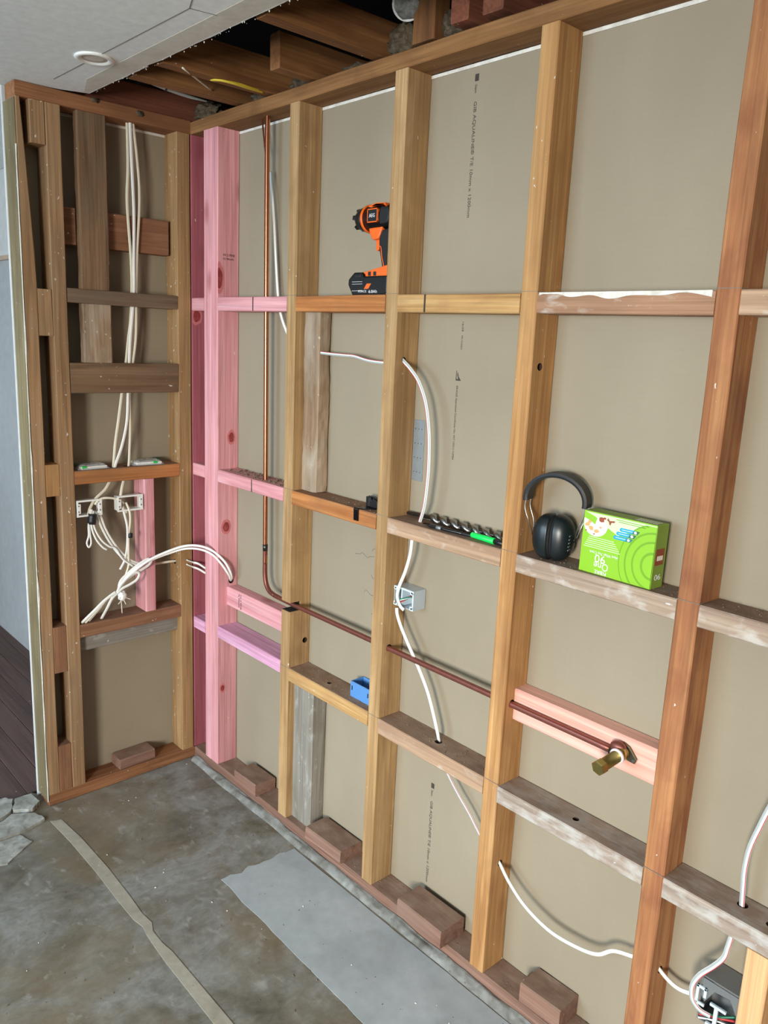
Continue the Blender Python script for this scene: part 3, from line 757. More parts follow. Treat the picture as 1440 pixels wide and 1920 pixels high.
n2 = nog(.1787, S1 - SW, ZM, W['pink'], holes=[((.430, .036, 1.15), (.430, .036, 1.22), .010)], label='pink treated nogging with dust on top')
nog(.1787, S1 - SW, (.569, .615), W['pinklilac'], label='lilac pink treated nogging')
nb = nog(.1787, S1 - SW, (.690, .764), W['pink'], y0=.040, label='wide pink backing board set back from the face')
nog(S1, S2 - SW, ZU, W['orange'], label='orange stained nogging'); n3 = nog(S2, S3 - SW, ZU, W['nogpale'])
nz = nog(S3, S4 - SW, ZU, W['nogbrown'], label='nogging with white paint along the top edge'); nog(S4, 2.44, ZU, W['nogtan'])
nog(S1, S2 - SW, ZM, W['orange'], label='orange stained nogging')
nog(S2, S3 - SW, ZM, W['nogtan'], holes=[((1.195, .045, 1.15), (1.195, .045, 1.22), .011)])
nog(S3, S4 - SW, ZM, W['noggrey']); nog(S4, 2.44, ZM, W['noggrey'])
nog(S1, S2 - SW, (.5585, .6050), W['nogpale'], holes=[((.809, .037, .59), (.809, .037, .62), .008)])
nog(S2, S3 - SW, (.5545, .6020), W['nogtan'], holes=[((1.291, .043, .54), (1.291, .043, .62), .011)], label='old nogging with a cable hole')
nog(S3, S4 - SW, (.5540, .5990), W['nogwhite'], holes=[((1.750, .038, .58), (1.750, .038, .62), .008)], label='nogging with flaking white paint')
nog(S4, 2.44, (.5540, .6010), W['nogwhite'], holes=[((2.143, .052, .54), (2.143, .052, .62), .011), ((2.205, .038, .54), (2.205, .038, .62), .009)], label='nogging with flaking white paint and cable hole')
nog(S3, S4 - SW, (.772, .856), W['salmon'], y0=.0385, name='backing_board', label='salmon pink backing board behind the brass tap')
# smear of white paint along the upper edge of that nogging
v = []; f = []
for k in range(41):
    t = k / 40; x = S3 + .006 + (S4 - SW - S3 - .012) * t
    d = .004 + .014 * max(0, noise.noise(Vector((x * 13, 2, 0))) + .35)
    v += [(x, -.0022, ZU[1] - .0005), (x, -.0022, ZU[1] - d), (x, .002, ZU[1] - d), (x, .002, ZU[1] - .0005)]
for k in range(40):
    a = k * 4
    f += [(a + q, a + (q + 1) % 4, a + 4 + (q + 1) % 4, a + 4 + q) for q in range(4)]
f += [(0, 1, 2, 3), (160, 161, 162, 163)]
c = mesh_obj('paint_smear', v, f, M['plaster'], nz); c.location = -Vector(nz.location)
# saw cuts and pencil marks on the noggings
for (nn_, x, z) in ((n1, .400, ZU), (n2, .402, ZM), (n3, 1.188, ZU)):
    c = box('saw_cut', (x - .0022, x + .0022, -.0012, .02, z[0] + .001, z[1] - .001), M['ink'], nn_)
    c.location = -Vector(nn_.location)
# rough posts packed against studs
timber('packing_post', R, (S1 + .0005, .7080, .034, D - .0005, .6055 + .606, ZU[0]), W['rough'], 'z', rough=.0028, chamfer=.006, seg=40, label='rough sawn short post under the upper nogging')
timber('packing_post', R, (S1 - .028, .7365, .026, D - .0005, .0455, .558), W['greyrough'], 'z', jit=.002, rough=.0008, chamfer=.004, seg=14, label='cement stained short post standing on the bottom plate')
timber('short_post', R, (2.181, 2.228, .0, D, .046, .5535), W['fresh'], 'z', label='fresh pine short post under the lower nogging')
# printing on the plasterboard
XD, YD = (0, 0, -1), (1, 0, 0)
yp = -.0004
def board_text(s, x, z, size, length):
    return text_obj('printed_text', s, size, M['ink'], (x, yp, z - .02), XD, YD, b1, length=length)
board_text('GIB AQUALINE\u00ae T/E 10mm x 1200mm', 1.236, 2.269, .0135, .268)
board_text('lion', 1.236, 2.307, .011, .018)
board_text('GIB AQUALINE\u00ae T/E 10mm x 1200mm', 1.236, .376, .0135, .268)
board_text('lion', 1.236, .411, .011, .018)
for z in (2.330, .434):
    box('printed_mark', (1.235, 1.247, -.0005, -.0001, z - .02 - .016, z - .02), M['ink'], b1)
board_text('16:09', 1.243, 1.748, .008, .024)
board_text('09:12:2024', 1.243, 1.712, .007, .036)
board_text('BRANZ Appraised Certificate No. 427 (2021) NZBA', 1.236, 1.583, .0085, .196)
lg = [(1.232, 1.596), (1.250, 1.596), (1.246, 1.602), (1.242, 1.606), (1.238, 1.618), (1.2365, 1.612), (1.2405, 1.600), (1.2345, 1.600), (1.2345, 1.622), (1.233, 1.622)]
extrude_y('printed_emblem', [(x, z - .02) for x, z in lg], -.0005, -.0001, M['ink'], b1)
for (x, z, n) in ((.93, .985, 4), (.86, 1.045, 3), (.90, .93, 4), (.94, .87, 3), (.93, 1.07, 5)):   # faint pencil notes
    pts = [(x + .016 * k + .004 * math.sin(k * 3 + x * 50), yp, z - .02 + .006 * math.sin(k * 2.1 + z * 40)) for k in range(n + 3)]
    sweep('pencil_scrawl', pts, .0014, .0004, (0, 1, 0), M['pencil'], b1, sub=4, n=4)
# ink stamps on pink timber
ps = [o for o in R.children if o.name.startswith('stud')][2]
def stamp(par, org, xd, yd, L):
    l = -Vector(par.location)
    g = text_obj('ink_stamp', 'H1.2 PINE', .011, M['inkblue'], Vector(org) + l, xd, yd, par, length=L)
    text_obj('ink_stamp', 'FJ 90x45', .009, M['inkblue'], Vector(org) + l - Vector(yd) * .012, xd, yd, par, length=L * .9)
stamp(ps, (.1792, .022, 1.948), (0, 1, 0), (0, 0, 1), .045)
stamp(nb, (.272, .0396, .755), (0, 0, -1), (1, 0, 0), .055)
crumbs('nogging_dust', 260, (.20, .575, .012, .08), .006, M['crumb'], R, lambda x, y: ZM[1], 11)
crumbs('nogging_dust', 120, (1.60, 1.945, .01, .08), .003, M['crumb'], R, lambda x, y: ZM[1], 12)
crumbs('nogging_dust', 150, (.66, 1.03, .01, .08), .003, M['crumb'], R, lambda x, y: .605, 13)
crumbs('nogging_dust', 110, (1.10, 1.48, .01, .08), .003, M['crumb'], R, lambda x, y: .602, 14)
crumbs('nogging_dust', 90, (.66, 1.03, .01, .08), .003, M['crumb'], R, lambda x, y: ZM[1], 15)
crumbs('plate_dust', 260, (.2, 1.9, .01, .08), .0035, M['crumb'], R, lambda x, y: ZB, 16)
crumbs('nogging_dust', 90, (2.0, 2.25, .01, .08), .003, M['crumb'], R, lambda x, y: ZM[1], 17)

# ================================================================== SHORT FRAMED WALL
Lw = struct('wall_left', 'short open timber stud wall with plasterboard behind', 'wall')
box('plasterboard', (-D - .01, -D, -.582, .0, .02, 2.346), M['board'], Lw, origin=(-D, 0, .02))
box('white_gap_strip', (-D - .008, -D + .001, -.54, -.05, 2.3465, ZT - .0005), M['plaster'], Lw)
box('painted_lining', (-D - .022, -D - .0105, -.588, .0, .0, 2.40), M['wallpaint'], Lw, bevel=.002)
timber('bottom_plate', Lw, (-D, .0, -.580, -.0005, .001, ZB), W['plate_red'], 'y', jit=.0012)
timber('top_plate', Lw, (-D, .0, -.580, -.0005, ZT, ZC - .001), W['plate_red'], 'y', jit=.0015)
timber('stud', Lw, (-D, .0, -.0545, -.0035, ZB, ZT), W['corner'], 'z', jit=.0012, holes=[((-.045, -.08, .822), (-.045, -.03, .822), .010)], label='corner stud with white paint specks')
timber('stud', Lw, (-D, .0, -.4945, -.4465, ZB - .012, ZT), W['dusty'], 'z', jit=.0012)
timber('stud', Lw, (-D, .0, -.581, -.541, ZB - .03, ZT), W['dusty'], 'z', jit=.001,
       taper=lambda t: (0, 0, 0, -.026 * max(0, (t - .78) / .22) ** 1.3), label='end stud tapering at the top')
box('end_face_board', (-D - .01, -.001, -.5845, -.5812, .02, ZT - .004), W['olive'], Lw, grain='z')
v = []; f = []
for k in range(61):      # chipped plaster edge down the corner of the end stud
    z = .02 + 2.2 * k / 60; wv = .0003 + .0045 * max(0, noise.noise(Vector((z * 7, 4, 0))) + .15)
    v += [(.0012, -.5852, z), (.0012, -.5852 + wv * 1.6, z), (-.002 - wv, -.5856, z)]
for k in range(60):
    a = k * 3
    f += [(a, a + 1, a + 4, a + 3), (a + 1, a + 2, a + 5, a + 4), (a + 2, a, a + 3, a + 5)]
f += [(0, 1, 2), (180, 181, 182)]
mesh_obj('chipped_plaster_edge', v, f, M['plaster'], Lw)
YA, YB = -.4465, -.0545
def lnog(y0, y1, z0, z1, mat, x0=-D, x1=.0, name='nogging', holes=(), label=None, **k):
    return timber(name, Lw, (x0 + .0004, x1, y0 + .0004, y1 - .0004, z0, z1), mat, 'y', holes=holes, label=label, jit=.0014, **k)
lnog(YA, YB, 1.7655, 1.811, W['darkrough'], rough=.0008, seg=14, label='grey brown rough nogging', holes=[((-.030, -.222, 1.75), (-.030, -.222, 1.83), .018)])
lnog(YA, YB, 1.472, 1.573, W['bark'], x0=-.045, rough=.0012, seg=16, label='wide rough dark board')
lnog(YA, -.396, 1.949, 2.065, W['redbrown'], x1=-.040, label='red brown board behind the slab')
lnog(-.300, YB - .012, 1.949, 2.065, W['redbrown'], x1=-.040, label='split red brown board behind the cables')
lnog(YA, YB, 1.163, 1.210, W['orange'], holes=[((-.030, -.300, 1.15), (-.030, -.300, 1.22), .016), ((-.030, -.248, 1.15), (-.030, -.248, 1.22), .012)], label='orange brown nogging used as a shelf')
lnog(YA, YB, .611, .6595, W['redbrown'], label='red brown lower nogging')
lnog(YA, YB, .549, .6095, W['greyrough'], x1=-.030, label='grey board under the lower nogging')
for (z0, z1) in ((1.8115, ZT), (1.5735, 1.765)):
    timber('slab_board', Lw, (-.0395, -.008, -.3950, -.2965, z0, z1), W['bark'] if z0 > 1.7 else W['rough'], 'z', rough=.0018, chamfer=.005, seg=24, label='rough slab board standing between noggings')
timber('short_post', Lw, (-D + .0005, .002, -.1975, -.1570, .660, 1.1625), W['pink'], 'z', chamfer=.003, label='short pink treated post below the shelf nogging')
for (z0, z1, mt) in ((2.232, ZT, 'dusty'), (1.657, 1.802, 'dusty'), (1.131, 1.238, 'rimu'), (.500, .669, 'redbrown'), (.0455, .221, 'redbrown')):
    timber('packing_block', Lw, (-D, -.001, -.5405, -.4950, z0, z1), W[mt], 'z', seg=3)

# ================================================================== OPEN ROOF SPACE
def joist(x0, x1, y0, y1, z0, z1, mat, label):
    o = timber('ceiling_joist', None, (x0, x1, y0, y1, z0, z1), W[mat], 'y', jit=.002, notches=[(y0, -.350, ('z', 'lo'), .0135)] if y0 < -.4 else ())
    return tag(o, label, 'joist', 'joists in the open ceiling')
joist(-.062, -.018, -.57, 1.0, ZC, 2.478, 'joist_red', 'reddish joist lying on top of the short wall')
joist(.270, .315, -1.2, 1.0, ZC + .002, 2.495, 'joist', 'shaded joist between the corner and the yellow cable')
joist(.443, .488, -1.2, 1.0, ZC, 2.500, 'joist', 'brown joist with the yellow cable under it')
joist(.655, .702, -.118, 1.0, ZC, 2.492, 'joist', 'short joist cut off above the stud with the charred notch')
joist(.940, .985, -1.2, 1.0, ZC, 2.490, 'joist', 'long brown joist next to the white pipe')
joist(1.245, 1.300, -.02, 1.0, 2.408, 2.50, 'joist_red', 'red joist end on the long top plate')
joist(1.335, 1.395, -.012, 1.0, 2.408, 2.50, 'joist_red', 'rightmost red joist end above the long wall')
o = timber('ceiling_block', None, (1.100, 1.172, -.004, .05, 2.400, 2.62), W['joist'], 'z', jit=.002)
tag(o, 'upright brown timber block on the long top plate beside the white pipe', 'block')
pv = thing('waste_pipe', 'white plastic pipe end stuffed with grey dust up in the roof space', 'pipe', (1.095, -.02, 2.475))
pax = Vector((-.62, .62, .48))
lathe('pipe_tube', (0, 0, .012), pax, [(.0, .033), (-.002, .036), (.004, .0375), (.45, .0375)], M['pvc'], pv)
o = blob('pipe_filling', Vector((0, 0, .012)) - pax.normalized() * .001, .032, M['lagging'], pv, amp=.16, freq=2.4, sc=(1, 1, .22), seed=3)
o.rotation_euler = pax.to_track_quat('Z', 'Y').to_euler()
for k, (x, y, z, r, sc, lb) in enumerate(((.045, .05, 2.425, .045, (1.3, 1, .7), 'dusty insulation clump in the corner above the pink studs'),
        (.39, .06, 2.42, .05, (1.2, .9, .6), 'dusty insulation clump under the yellow cable'),
        (.59, .07, 2.42, .045, (1.4, 1, .6), 'dusty insulation clump between the two joists over the charred-notch stud'),
        (.80, .10, 2.415, .05, (1.6, 1, .5), 'dark insulation clump left of the long brown joist'),
        (1.045, .04, 2.425, .05, (1.0, .9, .9), 'grey insulation clump below the white pipe end'),
        (1.215, .05, 2.43, .042, (1.1, 1, 1), 'grey insulation clump right of the upright block'),
        (1.33, .08, 2.45, .045, (.8, 1, 1.2), 'grey insulation clump between the two red joist ends'))):
    tag(blob('insulation_clump', (x, y, z), r, M['insul'], amp=.38, freq=3.4, sc=sc, seed=k + 2, sub=4), lb, 'insulation', 'insulation clumps on the top plates')
tag(blob('insulation_clump', (.0, -.335, 2.393), .010, M['insul'], amp=.4, freq=3.2, sc=(.6, 1.4, .7), seed=21), 'small dust clump on the face of the short top plate near the ceiling corner', 'insulation', 'insulation clumps on the top plates')
tag(blob('insulation_clump', (-.001, -.185, 2.384), .011, M['insul'], amp=.4, freq=3.2, sc=(.6, 1.3, .9), seed=22), 'small dust clump on the face of the short top plate above the white cables', 'insulation', 'insulation clumps on the top plates')
dl = thing('downlight', 'white round recessed downlight trim in the ceiling', 'light', (.375, -.494, ZC))
lathe('trim_ring', (0, 0, 0), (0, 0, -1), [(-.002, .050), (.003, .052), (.006, .047), (.006, .038), (.001, .034), (.001, .001)], M['white'], dl, n=40)
lathe('lens', (0, 0, -.0005), (0, 0, -1), [(0, .034), (.0012, .034), (.0016, .02), (.0018, .001)], M['ceil_strip'], dl, n=32)
# dark knots in the pink timber
KNOTS = [(0.057, 1.323, 0.011, 0.017, 0), (0.036, 0.993, 0.013, 0.018, 1), (0.007, 1.873, 0.012, 0.034, 2), (0.021, 0.359, 0.008, 0.012, 3)]
def knot(par, x, y, z, ry, rz_, seed):
    l = -Vector(par.location)
    for nm, k, mt, dx in (('knot_ring', 1.55, 'knotring', .0005), ('knot', 1.0, 'knot', .0009)):
        pts = []
        for a in range(18):
            th = a * math.pi / 9; q = 1 + .16 * noise.noise(Vector((math.cos(th) * 1.5, math.sin(th) * 1.5, seed)))
            yy_ = y + ry * k * q * math.cos(th); zz_ = z + rz_ * k * q * math.sin(th)
            pts.append((x + dx, max(.002, min(D - .002, yy_)), zz_))
        v = pts + [(x - .001, p[1], p[2]) for p in pts]
        f = [tuple(range(18)), tuple(range(35, 17, -1))] + [(q, (q + 1) % 18, 18 + (q + 1) % 18, 18 + q) for q in range(18)]
        o = mesh_obj(nm, v, f, M[mt], par); o.location = l
for (y, z, ry, rz_, sd_) in KNOTS:
    knot(ps, .1787, y, z, ry, rz_, sd_)
knot([o for o in R.children if o.name.startswith('stud')][0], -.001, .020, 1.745, .014, .022, 9)

# ================================================================== CABLES
def cable(key, label, n, w=.0105, t=.0058, mat='cable', stripe=False, name='cable', group=None, extra=None, cat='cable'):
    pts = [Vector(p) for p in PATHS[key]]
    og = pts[-1]
    if not stripe and not extra:
        o = sweep(name, pts, w, t, n, M[mat], origin=og)
        return tag(o, label, cat, group)
    e = thing(name, label, cat, og, group=group)
    loc = [p - og for p in pts]
    sweep('sheath', loc, w, t, n, M[mat], e)
    if stripe:
        s = stripe
        nn = Vector(n); side = -1 if nn.y > 0 else 1
        sweep('red_stripe', loc, .0016, .0012, n, M['red'], e, off=(s * w * .40, side * t * .40), n=6)
        sweep('printed_stripe', loc, .0036, .0008, n, M['cablegrey'], e, off=(-s * w * .2, side * t * .47), n=6)
    if extra: extra(e, loc)
    return e
NY, NX = (0, 1, 0), (1, 0, 0)
PATHS['r6'] = [(2.445, .045, 1.11), (2.34, .043, 1.075), (2.245, .042, 1.0), (2.192, .041, .915)] + PATHS['r6']      # runs on to the next stud
cable('r1', 'white cable hanging behind the copper pipe and into the charred-notch stud', NY, mat='cable')
cable('r2', 'white cable with red line between rough post and next stud', NY, w=.009, stripe=1)
cable('r3', 'white cable with red line bowing down from stud hole past the metal plate', NY, stripe=-1)
cable('r3m', 'white cable dropping from the nogging hole to the clear wall box', NY)
cable('r3b', 'white cable curving from the clear wall box down to the lower nogging', NY, w=.0115)
cable('r3c', 'white cable with red line slanting below the lower nogging to the stud', NY, w=.008, stripe=1)
cable('r4', 'white cable sagging between the last two studs near the floor', NY, w=.0095)
cable('r5', 'short white cable from reddish stud to the grey box in the bottom corner', NY, w=.0095)
cable('r6', 'white cable with red line entering the nogging above the grey box', NY, w=.011, stripe=1)
cable('r6b', 'white cable with red line looping under the nogging into the grey box', NY, w=.011, stripe=1)
cable('a', 'leftmost white cable of the three coming down the short wall', NX, mat='cablecream')
cable('b', 'middle white cable of the three coming down the short wall', NX, mat='cable')
cable('c', 'rightmost cream cable of the three coming down the short wall', NX, mat='cablecream', w=.009)
cable('d', 'cream cable from under the shelf nogging into the left socket bracket', NX, mat='cablecream')
cable('e', 'cream cable from under the shelf nogging into the right socket bracket', NX, mat='cablecream')
cable('f', 'short cream cable linking the two socket brackets', NX, mat='cablecream', w=.008)
cable('g', 'short white cable loop hanging from the left socket bracket', NX, w=.006, t=.004)
cable('h', 'shortest cut white cable tail below the left socket bracket', NX, w=.0065, t=.005)
cable('i', 'white cable tail from the black tape towards the knotted bundle', NX, w=.0065, t=.005)
cable('j', 'white cable running diagonally from left bracket to the bundle, lower strand', NX, w=.008)
cable('k', 'white cable running diagonally from left bracket to the bundle, upper strand', NX, w=.008)
cable('l', 'white cable tail below right bracket with cut end', NX, w=.008)
cable('m', 'cream cable from right bracket down into the bundle', NX, w=.0075, mat='cablecream')
cable('n', 'upper white loop of the tied cable bundle', NX, w=.010)
cable('o', 'lower white loop of the tied cable bundle', NX, w=.0095)
cable('p', 'upper white cable arching from the bundle across to the pink stud hole', (0.5, -.8, 0), w=.009)
cable('q', 'lower white cable arching from the bundle across to the pink stud hole', (0.5, -.8, 0), w=.008)
for k, lb in enumerate(('thickest white cable fanning from the tie to the lower nogging corner', 'second cream cable fanning from the tie to the lower nogging',
                        'third white cable fanning from the tie to the lower nogging', 'white cable fanning furthest from the corner of the lower nogging')):
    cable('fan%d' % k, lb, NX, w=.0105 if k != 1 else .008, mat='cablecream' if k == 1 else 'cable')
cable('tie', 'thin white string tail hanging from the tied bundle', NX, w=.004, t=.003, mat='cablecream')
cable('s', 'cream cable passing from behind the pink post into the corner stud', NX, mat='cablecream', w=.009)
cable('t', 'upper short white cable crossing the corner onto the pink stud', (0, -1, 0), w=.009)
cable('t2', 'lower short white cable crossing the corner onto the pink stud', (0, -1, 0), w=.009)
def clips(e, loc):
    for k in (1, 3):
        b = loc[k]; box('cable_clip', (b.x - .006, b.x + .006, b.y - .004, b.y + .004, b.z - .007, b.z + .007), M['greyplastic'], e, bevel=.001)
cable('ceil', 'white cable clipped along the joist above the short wall', (0, 0, 1), w=.011, t=.011, extra=clips)
cable('yel', 'lower yellow cable lying under the brown joist', (0, 0, 1), w=.012, t=.006, mat='yellow')
cable('yel2', 'upper yellow cable lying under the brown joist', (0, 0, 1), w=.010, t=.006, mat='yellow')
o = sweep('loose_rod', PATHS['thin'], .005, .005, (0, 0, 1), M['cablecream'], origin=PATHS['thin'][0]); tag(o, 'thin cream rod poking out under the ceiling joists', 'rod')
def tape(name, c, ax, r, h, label):
    c = Vector(c); a = Vector(ax).normalized() * h / 2
    o = lathe(name, -a, ax, [(0, r * .9), (0, r), (h * .3, r * 1.04), (h * .7, r), (h, r * 1.02), (h, r * .9)], M['blacktape'], None, n=14)
    o.location = c
    return tag(o, label, 'tape')
tape('black_tape_wrap', (.006, -.3930, 1.040), (0, .12, 1), .014, .036, 'wide black tape wrapped round the cables at the left bracket')
tape('black_tape_wrap', (.007, -.2560, .963), (0, .03, 1), .0085, .016, 'narrow black tape wrapped round the cables below the right bracket')
tb = thing('cable_tie_knot', 'white knotted tie holding the cable bundle', 'cable tie', (.024, -.2985, .748))
blob('knot', (0, 0, 0), .014, M['white'], tb, amp=.35, freq=2.5, sc=(1, 1.1, 1.3), seed=5)
for k in range(5):
    a = k * 1.25
    sweep('tie_tail', [(0, 0, -.004), (.008, .014 * math.cos(a), -.01 + .012 * math.sin(a)), (.010, .026 * math.cos(a), -.016 + .016 * math.sin(a))], .003, .002, NX, M['cablecream'], tb, sub=4, n=6)

# ================================================================== SOCKET BRACKETS ON THE SHORT WALL
def bracket(loc, w, h, label):
    e = thing('socket_bracket', label, 'bracket', loc, group='white socket brackets on the short wall')
    d = .036; t = .0028
    fr = []
    def ring(name, y0, y1, z0, z1, x0, x1, th):
        v = []
        for x in (x0, x1):
            for (a, b) in ((y0, z0), (y1, z0), (y1, z1), (y0, z1), (y0 + th, z0 + th), (y1 - th, z0 + th), (y1 - th, z1 - th), (y0 + th, z1 - th)):
                v.append((x, a, b))
        f = []
        for k in range(4):
            q = (k + 1) % 4
            f += [(k, q, 8 + q, 8 + k), (4 + k, 12 + k, 12 + q, 4 + q), (k, 4 + k, 4 + q, q), (8 + k, 8 + q, 12 + q, 12 + k)]
        return mesh_obj(name, v, f, M['white'], e)
    ring('front_frame', 0, w, 0, h, -.003, .0, .006)
    ring('box_wall', .003, w - .003, .003, h - .003, -d, -.003, t)
    for y in (0.0, w - .014):
        box('screw_tab', (-.004, .0008, y, y + .014, h * .5 - .017, h * .5 + .017), M['white'], e, bevel=.0015)
        for z in (h * .5 - .010, h * .5 + .010):
            cyl('screw_hole', (.0006, y + .007, z), (.0012, y + .007, z), .0028, M['greyplastic'], e, n=10)
    return e
bracket((.004, -.4440, 1.050), .089, .058, 'white socket bracket fixed to the stud, left of the pair')
bracket((.004, -.2990, 1.053), .096, .057, 'white socket bracket fixed to the short pink post, right of the pair')

# packets on the shelf nogging
def packet(loc, rz, L, Wd, label, card):
    e = thing('fitting_packet', label, 'packet', loc, (0, 0, rz), 'plastic packets on the shelf nogging')
    box('white_fitting', (-L * .40, L * .40, -Wd * .40, Wd * .40, .001, .011), M['white'], e, bevel=.003)
    N1, N2 = 14, 8; v = []; f = []
    for s in (1, 0):
        for i in range(N1 + 1):
            for j in range(N2 + 1):
                x = (i / N1 - .5) * L; y = (j / N2 - .5) * Wd
                edge = min(i, N1 - i, 2) / 2 * min(j, N2 - j, 2) / 2
                z = .0008 + (s * edge * (.015 + .004 * noise.noise(Vector((i * .8, j * .9, L * 50)))))
                v.append((x, y, z + (.0005 if s else 0)))
    m = (N1 + 1) * (N2 + 1)
    for s in (0, 1):
        for i in range(N1):
            for j in range(N2):
                a = s * m + i * (N2 + 1) + j; f.append((a, a + 1, a + N2 + 2, a + N2 + 1))
    mesh_obj('plastic_film', v, f, M['film'], e, smooth=False)
    box('sticker', (-L * .06 - .008 + card * .03, -L * .06 + .008 + card * .03, -Wd * .40 - .0012, -Wd * .40 + .018, .004, .0125), M['greenlabel'], e, bevel=.0006)
    box('header_card', (-L * .5, -L * .30, Wd * .1, Wd * .5, .012, .015) if card < 0 else (L * .30, L * .5, Wd * .2, Wd * .5, .012, .017), M['greencard'], e, bevel=.0008)
    box('printed_card', (-L * .2, L * .25, 0, Wd * .22, .0112, .0119), M['greencard' if card > 0 else 'greyplastic'], e)
    return e
packet((-.040, -.372, 1.2105), math.radians(90 + 3), .115, .072, 'clear packet with white fitting and green sticker on the shelf near the stud', -1)
packet((-.042, -.165, 1.2105), math.radians(90 - 4), .120, .072, 'clear packet with white fitting and green sticker on the shelf near the corner', 1)

# ================================================================== COPPER PIPES AND TAP
pv_ = [Vector(p) for p in PATHS['pipev']]
xv = pv_[-1].x; zt = .817; yv = .034
bend = [Vector((xv, yv, .92)), Vector((xv + .001, yv, .875)), Vector((xv + .010, yv, .842)), Vector((xv + .032, yv - .001, .823)), Vector((xv + .065, yv - .003, .8175))]
pp = thing('copper_pipe', 'bright copper pipe running down the pink bay and along to the brass tap', 'pipe', (0, 0, 0))
sweep('vertical_run', pv_ + [Vector((xv, yv, .97))], .0145, .0145, NY, M['copper'], pp, n=16)
sweep('bend', [Vector((xv, yv, .975))] + bend, .015, .015, NY, M['copperdull'], pp, n=16)
cyl('solder_joint', (xv, yv, .962), (xv, yv, .985), .0088, M['steeldark'], pp)
sweep('horizontal_run', [bend[-1], Vector((.60, .029, .8165)), Vector((.80, .028, .8168)), Vector((1.1, .027, .817)), Vector((1.4, .027, .8168)), Vector((1.6, .0265, .817)), Vector((1.832, .026, .8175))], .015, .015, (0, 0, 1), M['copperdull'], pp, n=16)
o = sweep('thin_copper_rod', PATHS['pipe2'], .005, .005, NY, M['copper'], origin=PATHS['pipe2'][-1]); tag(o, 'thin copper rod leaning on the pipe below the top plate', 'rod')
tp = thing('brass_tap_fitting', 'capped brass fitting on the salmon backing board', 'tap', (1.857, .0385, .824))
extrude_y('wing_plate', [(-.020, .010), (-.006, .020), (.010, .014), (.030, -.008), (.026, -.020), (.004, -.018), (-.016, -.008)], -.006, -.0002, M['brassdark'], tp, bevel=.0015)
for (x, z) in ((-.004, .011), (.023, -.013)):
    cyl('screw', (x, -.006, z), (x, -.0085, z), .0035, M['steel'], tp, n=12)
lathe('elbow', (-.030, -.0125, -.0065), (1, 0, 0), [(0, .010), (.0, .012), (.012, .0125), (.024, .0145), (.034, .011)], M['brassdark'], tp)
blob('elbow_knuckle', (-.012, -.014, .009), .016, M['copperdull'], tp, amp=.05, freq=1, sc=(1.2, .8, .8), seed=2)
ax = Vector((-.06, -1.0, -.11)).normalized()
lathe('brass_body', (-.001, -.010, -.001), ax, [(0, .0155), (.022, .0155), (.022, .0135), (.078, .0135), (.080, .0125)], M['brass'], tp)
lathe('thread_tape', Vector((-.001, -.010, -.001)) + ax * .020, ax, [(0, .0150), (0, .0172), (.003, .0178), (.006, .0172), (.006, .0140)], M['ptfe'], tp)
lathe('hex_cap', Vector((-.001, -.010, -.001)) + ax * .076, ax, [(0, .014), (.0, .0172), (.014, .0172), (.017, .0145), (.017, .001)], M['brass'], tp, n=6, smooth=False)

# ================================================================== WALL BOXES ON THE LONG WALL
def open_box(e, name, w, h, d, t, mat):
    """open-fronted box; front towards -y, origin at front lower left"""
    v = [(0, 0, 0), (w, 0, 0), (w, 0, h), (0, 0, h), (t, 0, t), (w - t, 0, t), (w - t, 0, h - t), (t, 0, h - t),
         (0, d, 0), (w, d, 0), (w, d, h), (0, d, h), (t, d - t, t), (w - t, d - t, t), (w - t, d - t, h - t), (t, d - t, h - t)]
    f = []
    for k in range(4):
        q = (k + 1) % 4
        f += [(k, q, 4 + q, 4 + k), (k, 8 + k, 8 + q, q), (4 + k, 4 + q, 12 + q, 12 + k)]
    f += [(8, 9, 10, 11), (12, 13, 14, 15)]
    return mesh_obj(name, v, f, M[mat], e)
cb = thing('wall_box', 'clear plastic wall box with red and green wires on a stud', 'box', (1.0885, .038, .9500), (0, 0, math.radians(0)))
open_box(cb, 'box_body', .080, .058, .046, .0022, 'clear')
for (x, z) in ((.0, .046), (.066, .046), (.0, .0), (.066, .0)):
    box('corner_tab', (x, x + .014, -.002, .002, z, z + .012), M['bracket'], cb, bevel=.0012)
    cyl('screw_hole', (x + .007, -.0021, z + .006), (x + .007, -.0026, z + .006), .0026, M['steeldark'], cb, n=10)
box('divider', (.030, .034, -.001, .04, .004, .054), M['bracket'], cb, bevel=.0006)
box('front_rim', (.004, .076, -.001, .002, .0525, .0575), M['bracket'], cb, bevel=.0006)
box('side_rim', (.0755, .0798, -.002, .003, .004, .054), M['bracket'], cb, bevel=.0006)
for k, mt in enumerate(('wirered', 'wirered', 'wiregreen', 'cable', 'wiregreen')):
    sweep('wire', [(.012, -.006, .012 - .001 * k), (.026, -.004, .013 + .002 * k), (.040 + .004 * k, .004, .022 + .003 * k), (.052 + .004 * k, .016, .036)], .0034, .0034, NY, M[mt], cb, n=7)
bb = thing('blue_wall_box', 'blue plastic wall box lying on the lower nogging', 'box', (.921, .030, .6055))
v, f = [], []
open_top = [(0, 0), (.090, 0), (.090, .053), (0, .053)]
t = .003; H = .050
for z in (0, H):
    v += [(x, y, z) for x, y in open_top]
v += [(t, t, H), (.090 - t, t, H), (.090 - t, .053 - t, H), (t, .053 - t, H), (t, t, t), (.090 - t, t, t), (.090 - t, .053 - t, t), (t, .053 - t, t)]
for k in range(4):
    q = (k + 1) % 4
    f += [(k, q, 4 + q, 4 + k), (4 + k, 4 + q, 8 + q, 8 + k), (8 + k, 8 + q, 12 + q, 12 + k)]
f += [(0, 1, 2, 3), (12, 13, 14, 15)]
mesh_obj('box_body', v, f, M['bluebox'], bb)
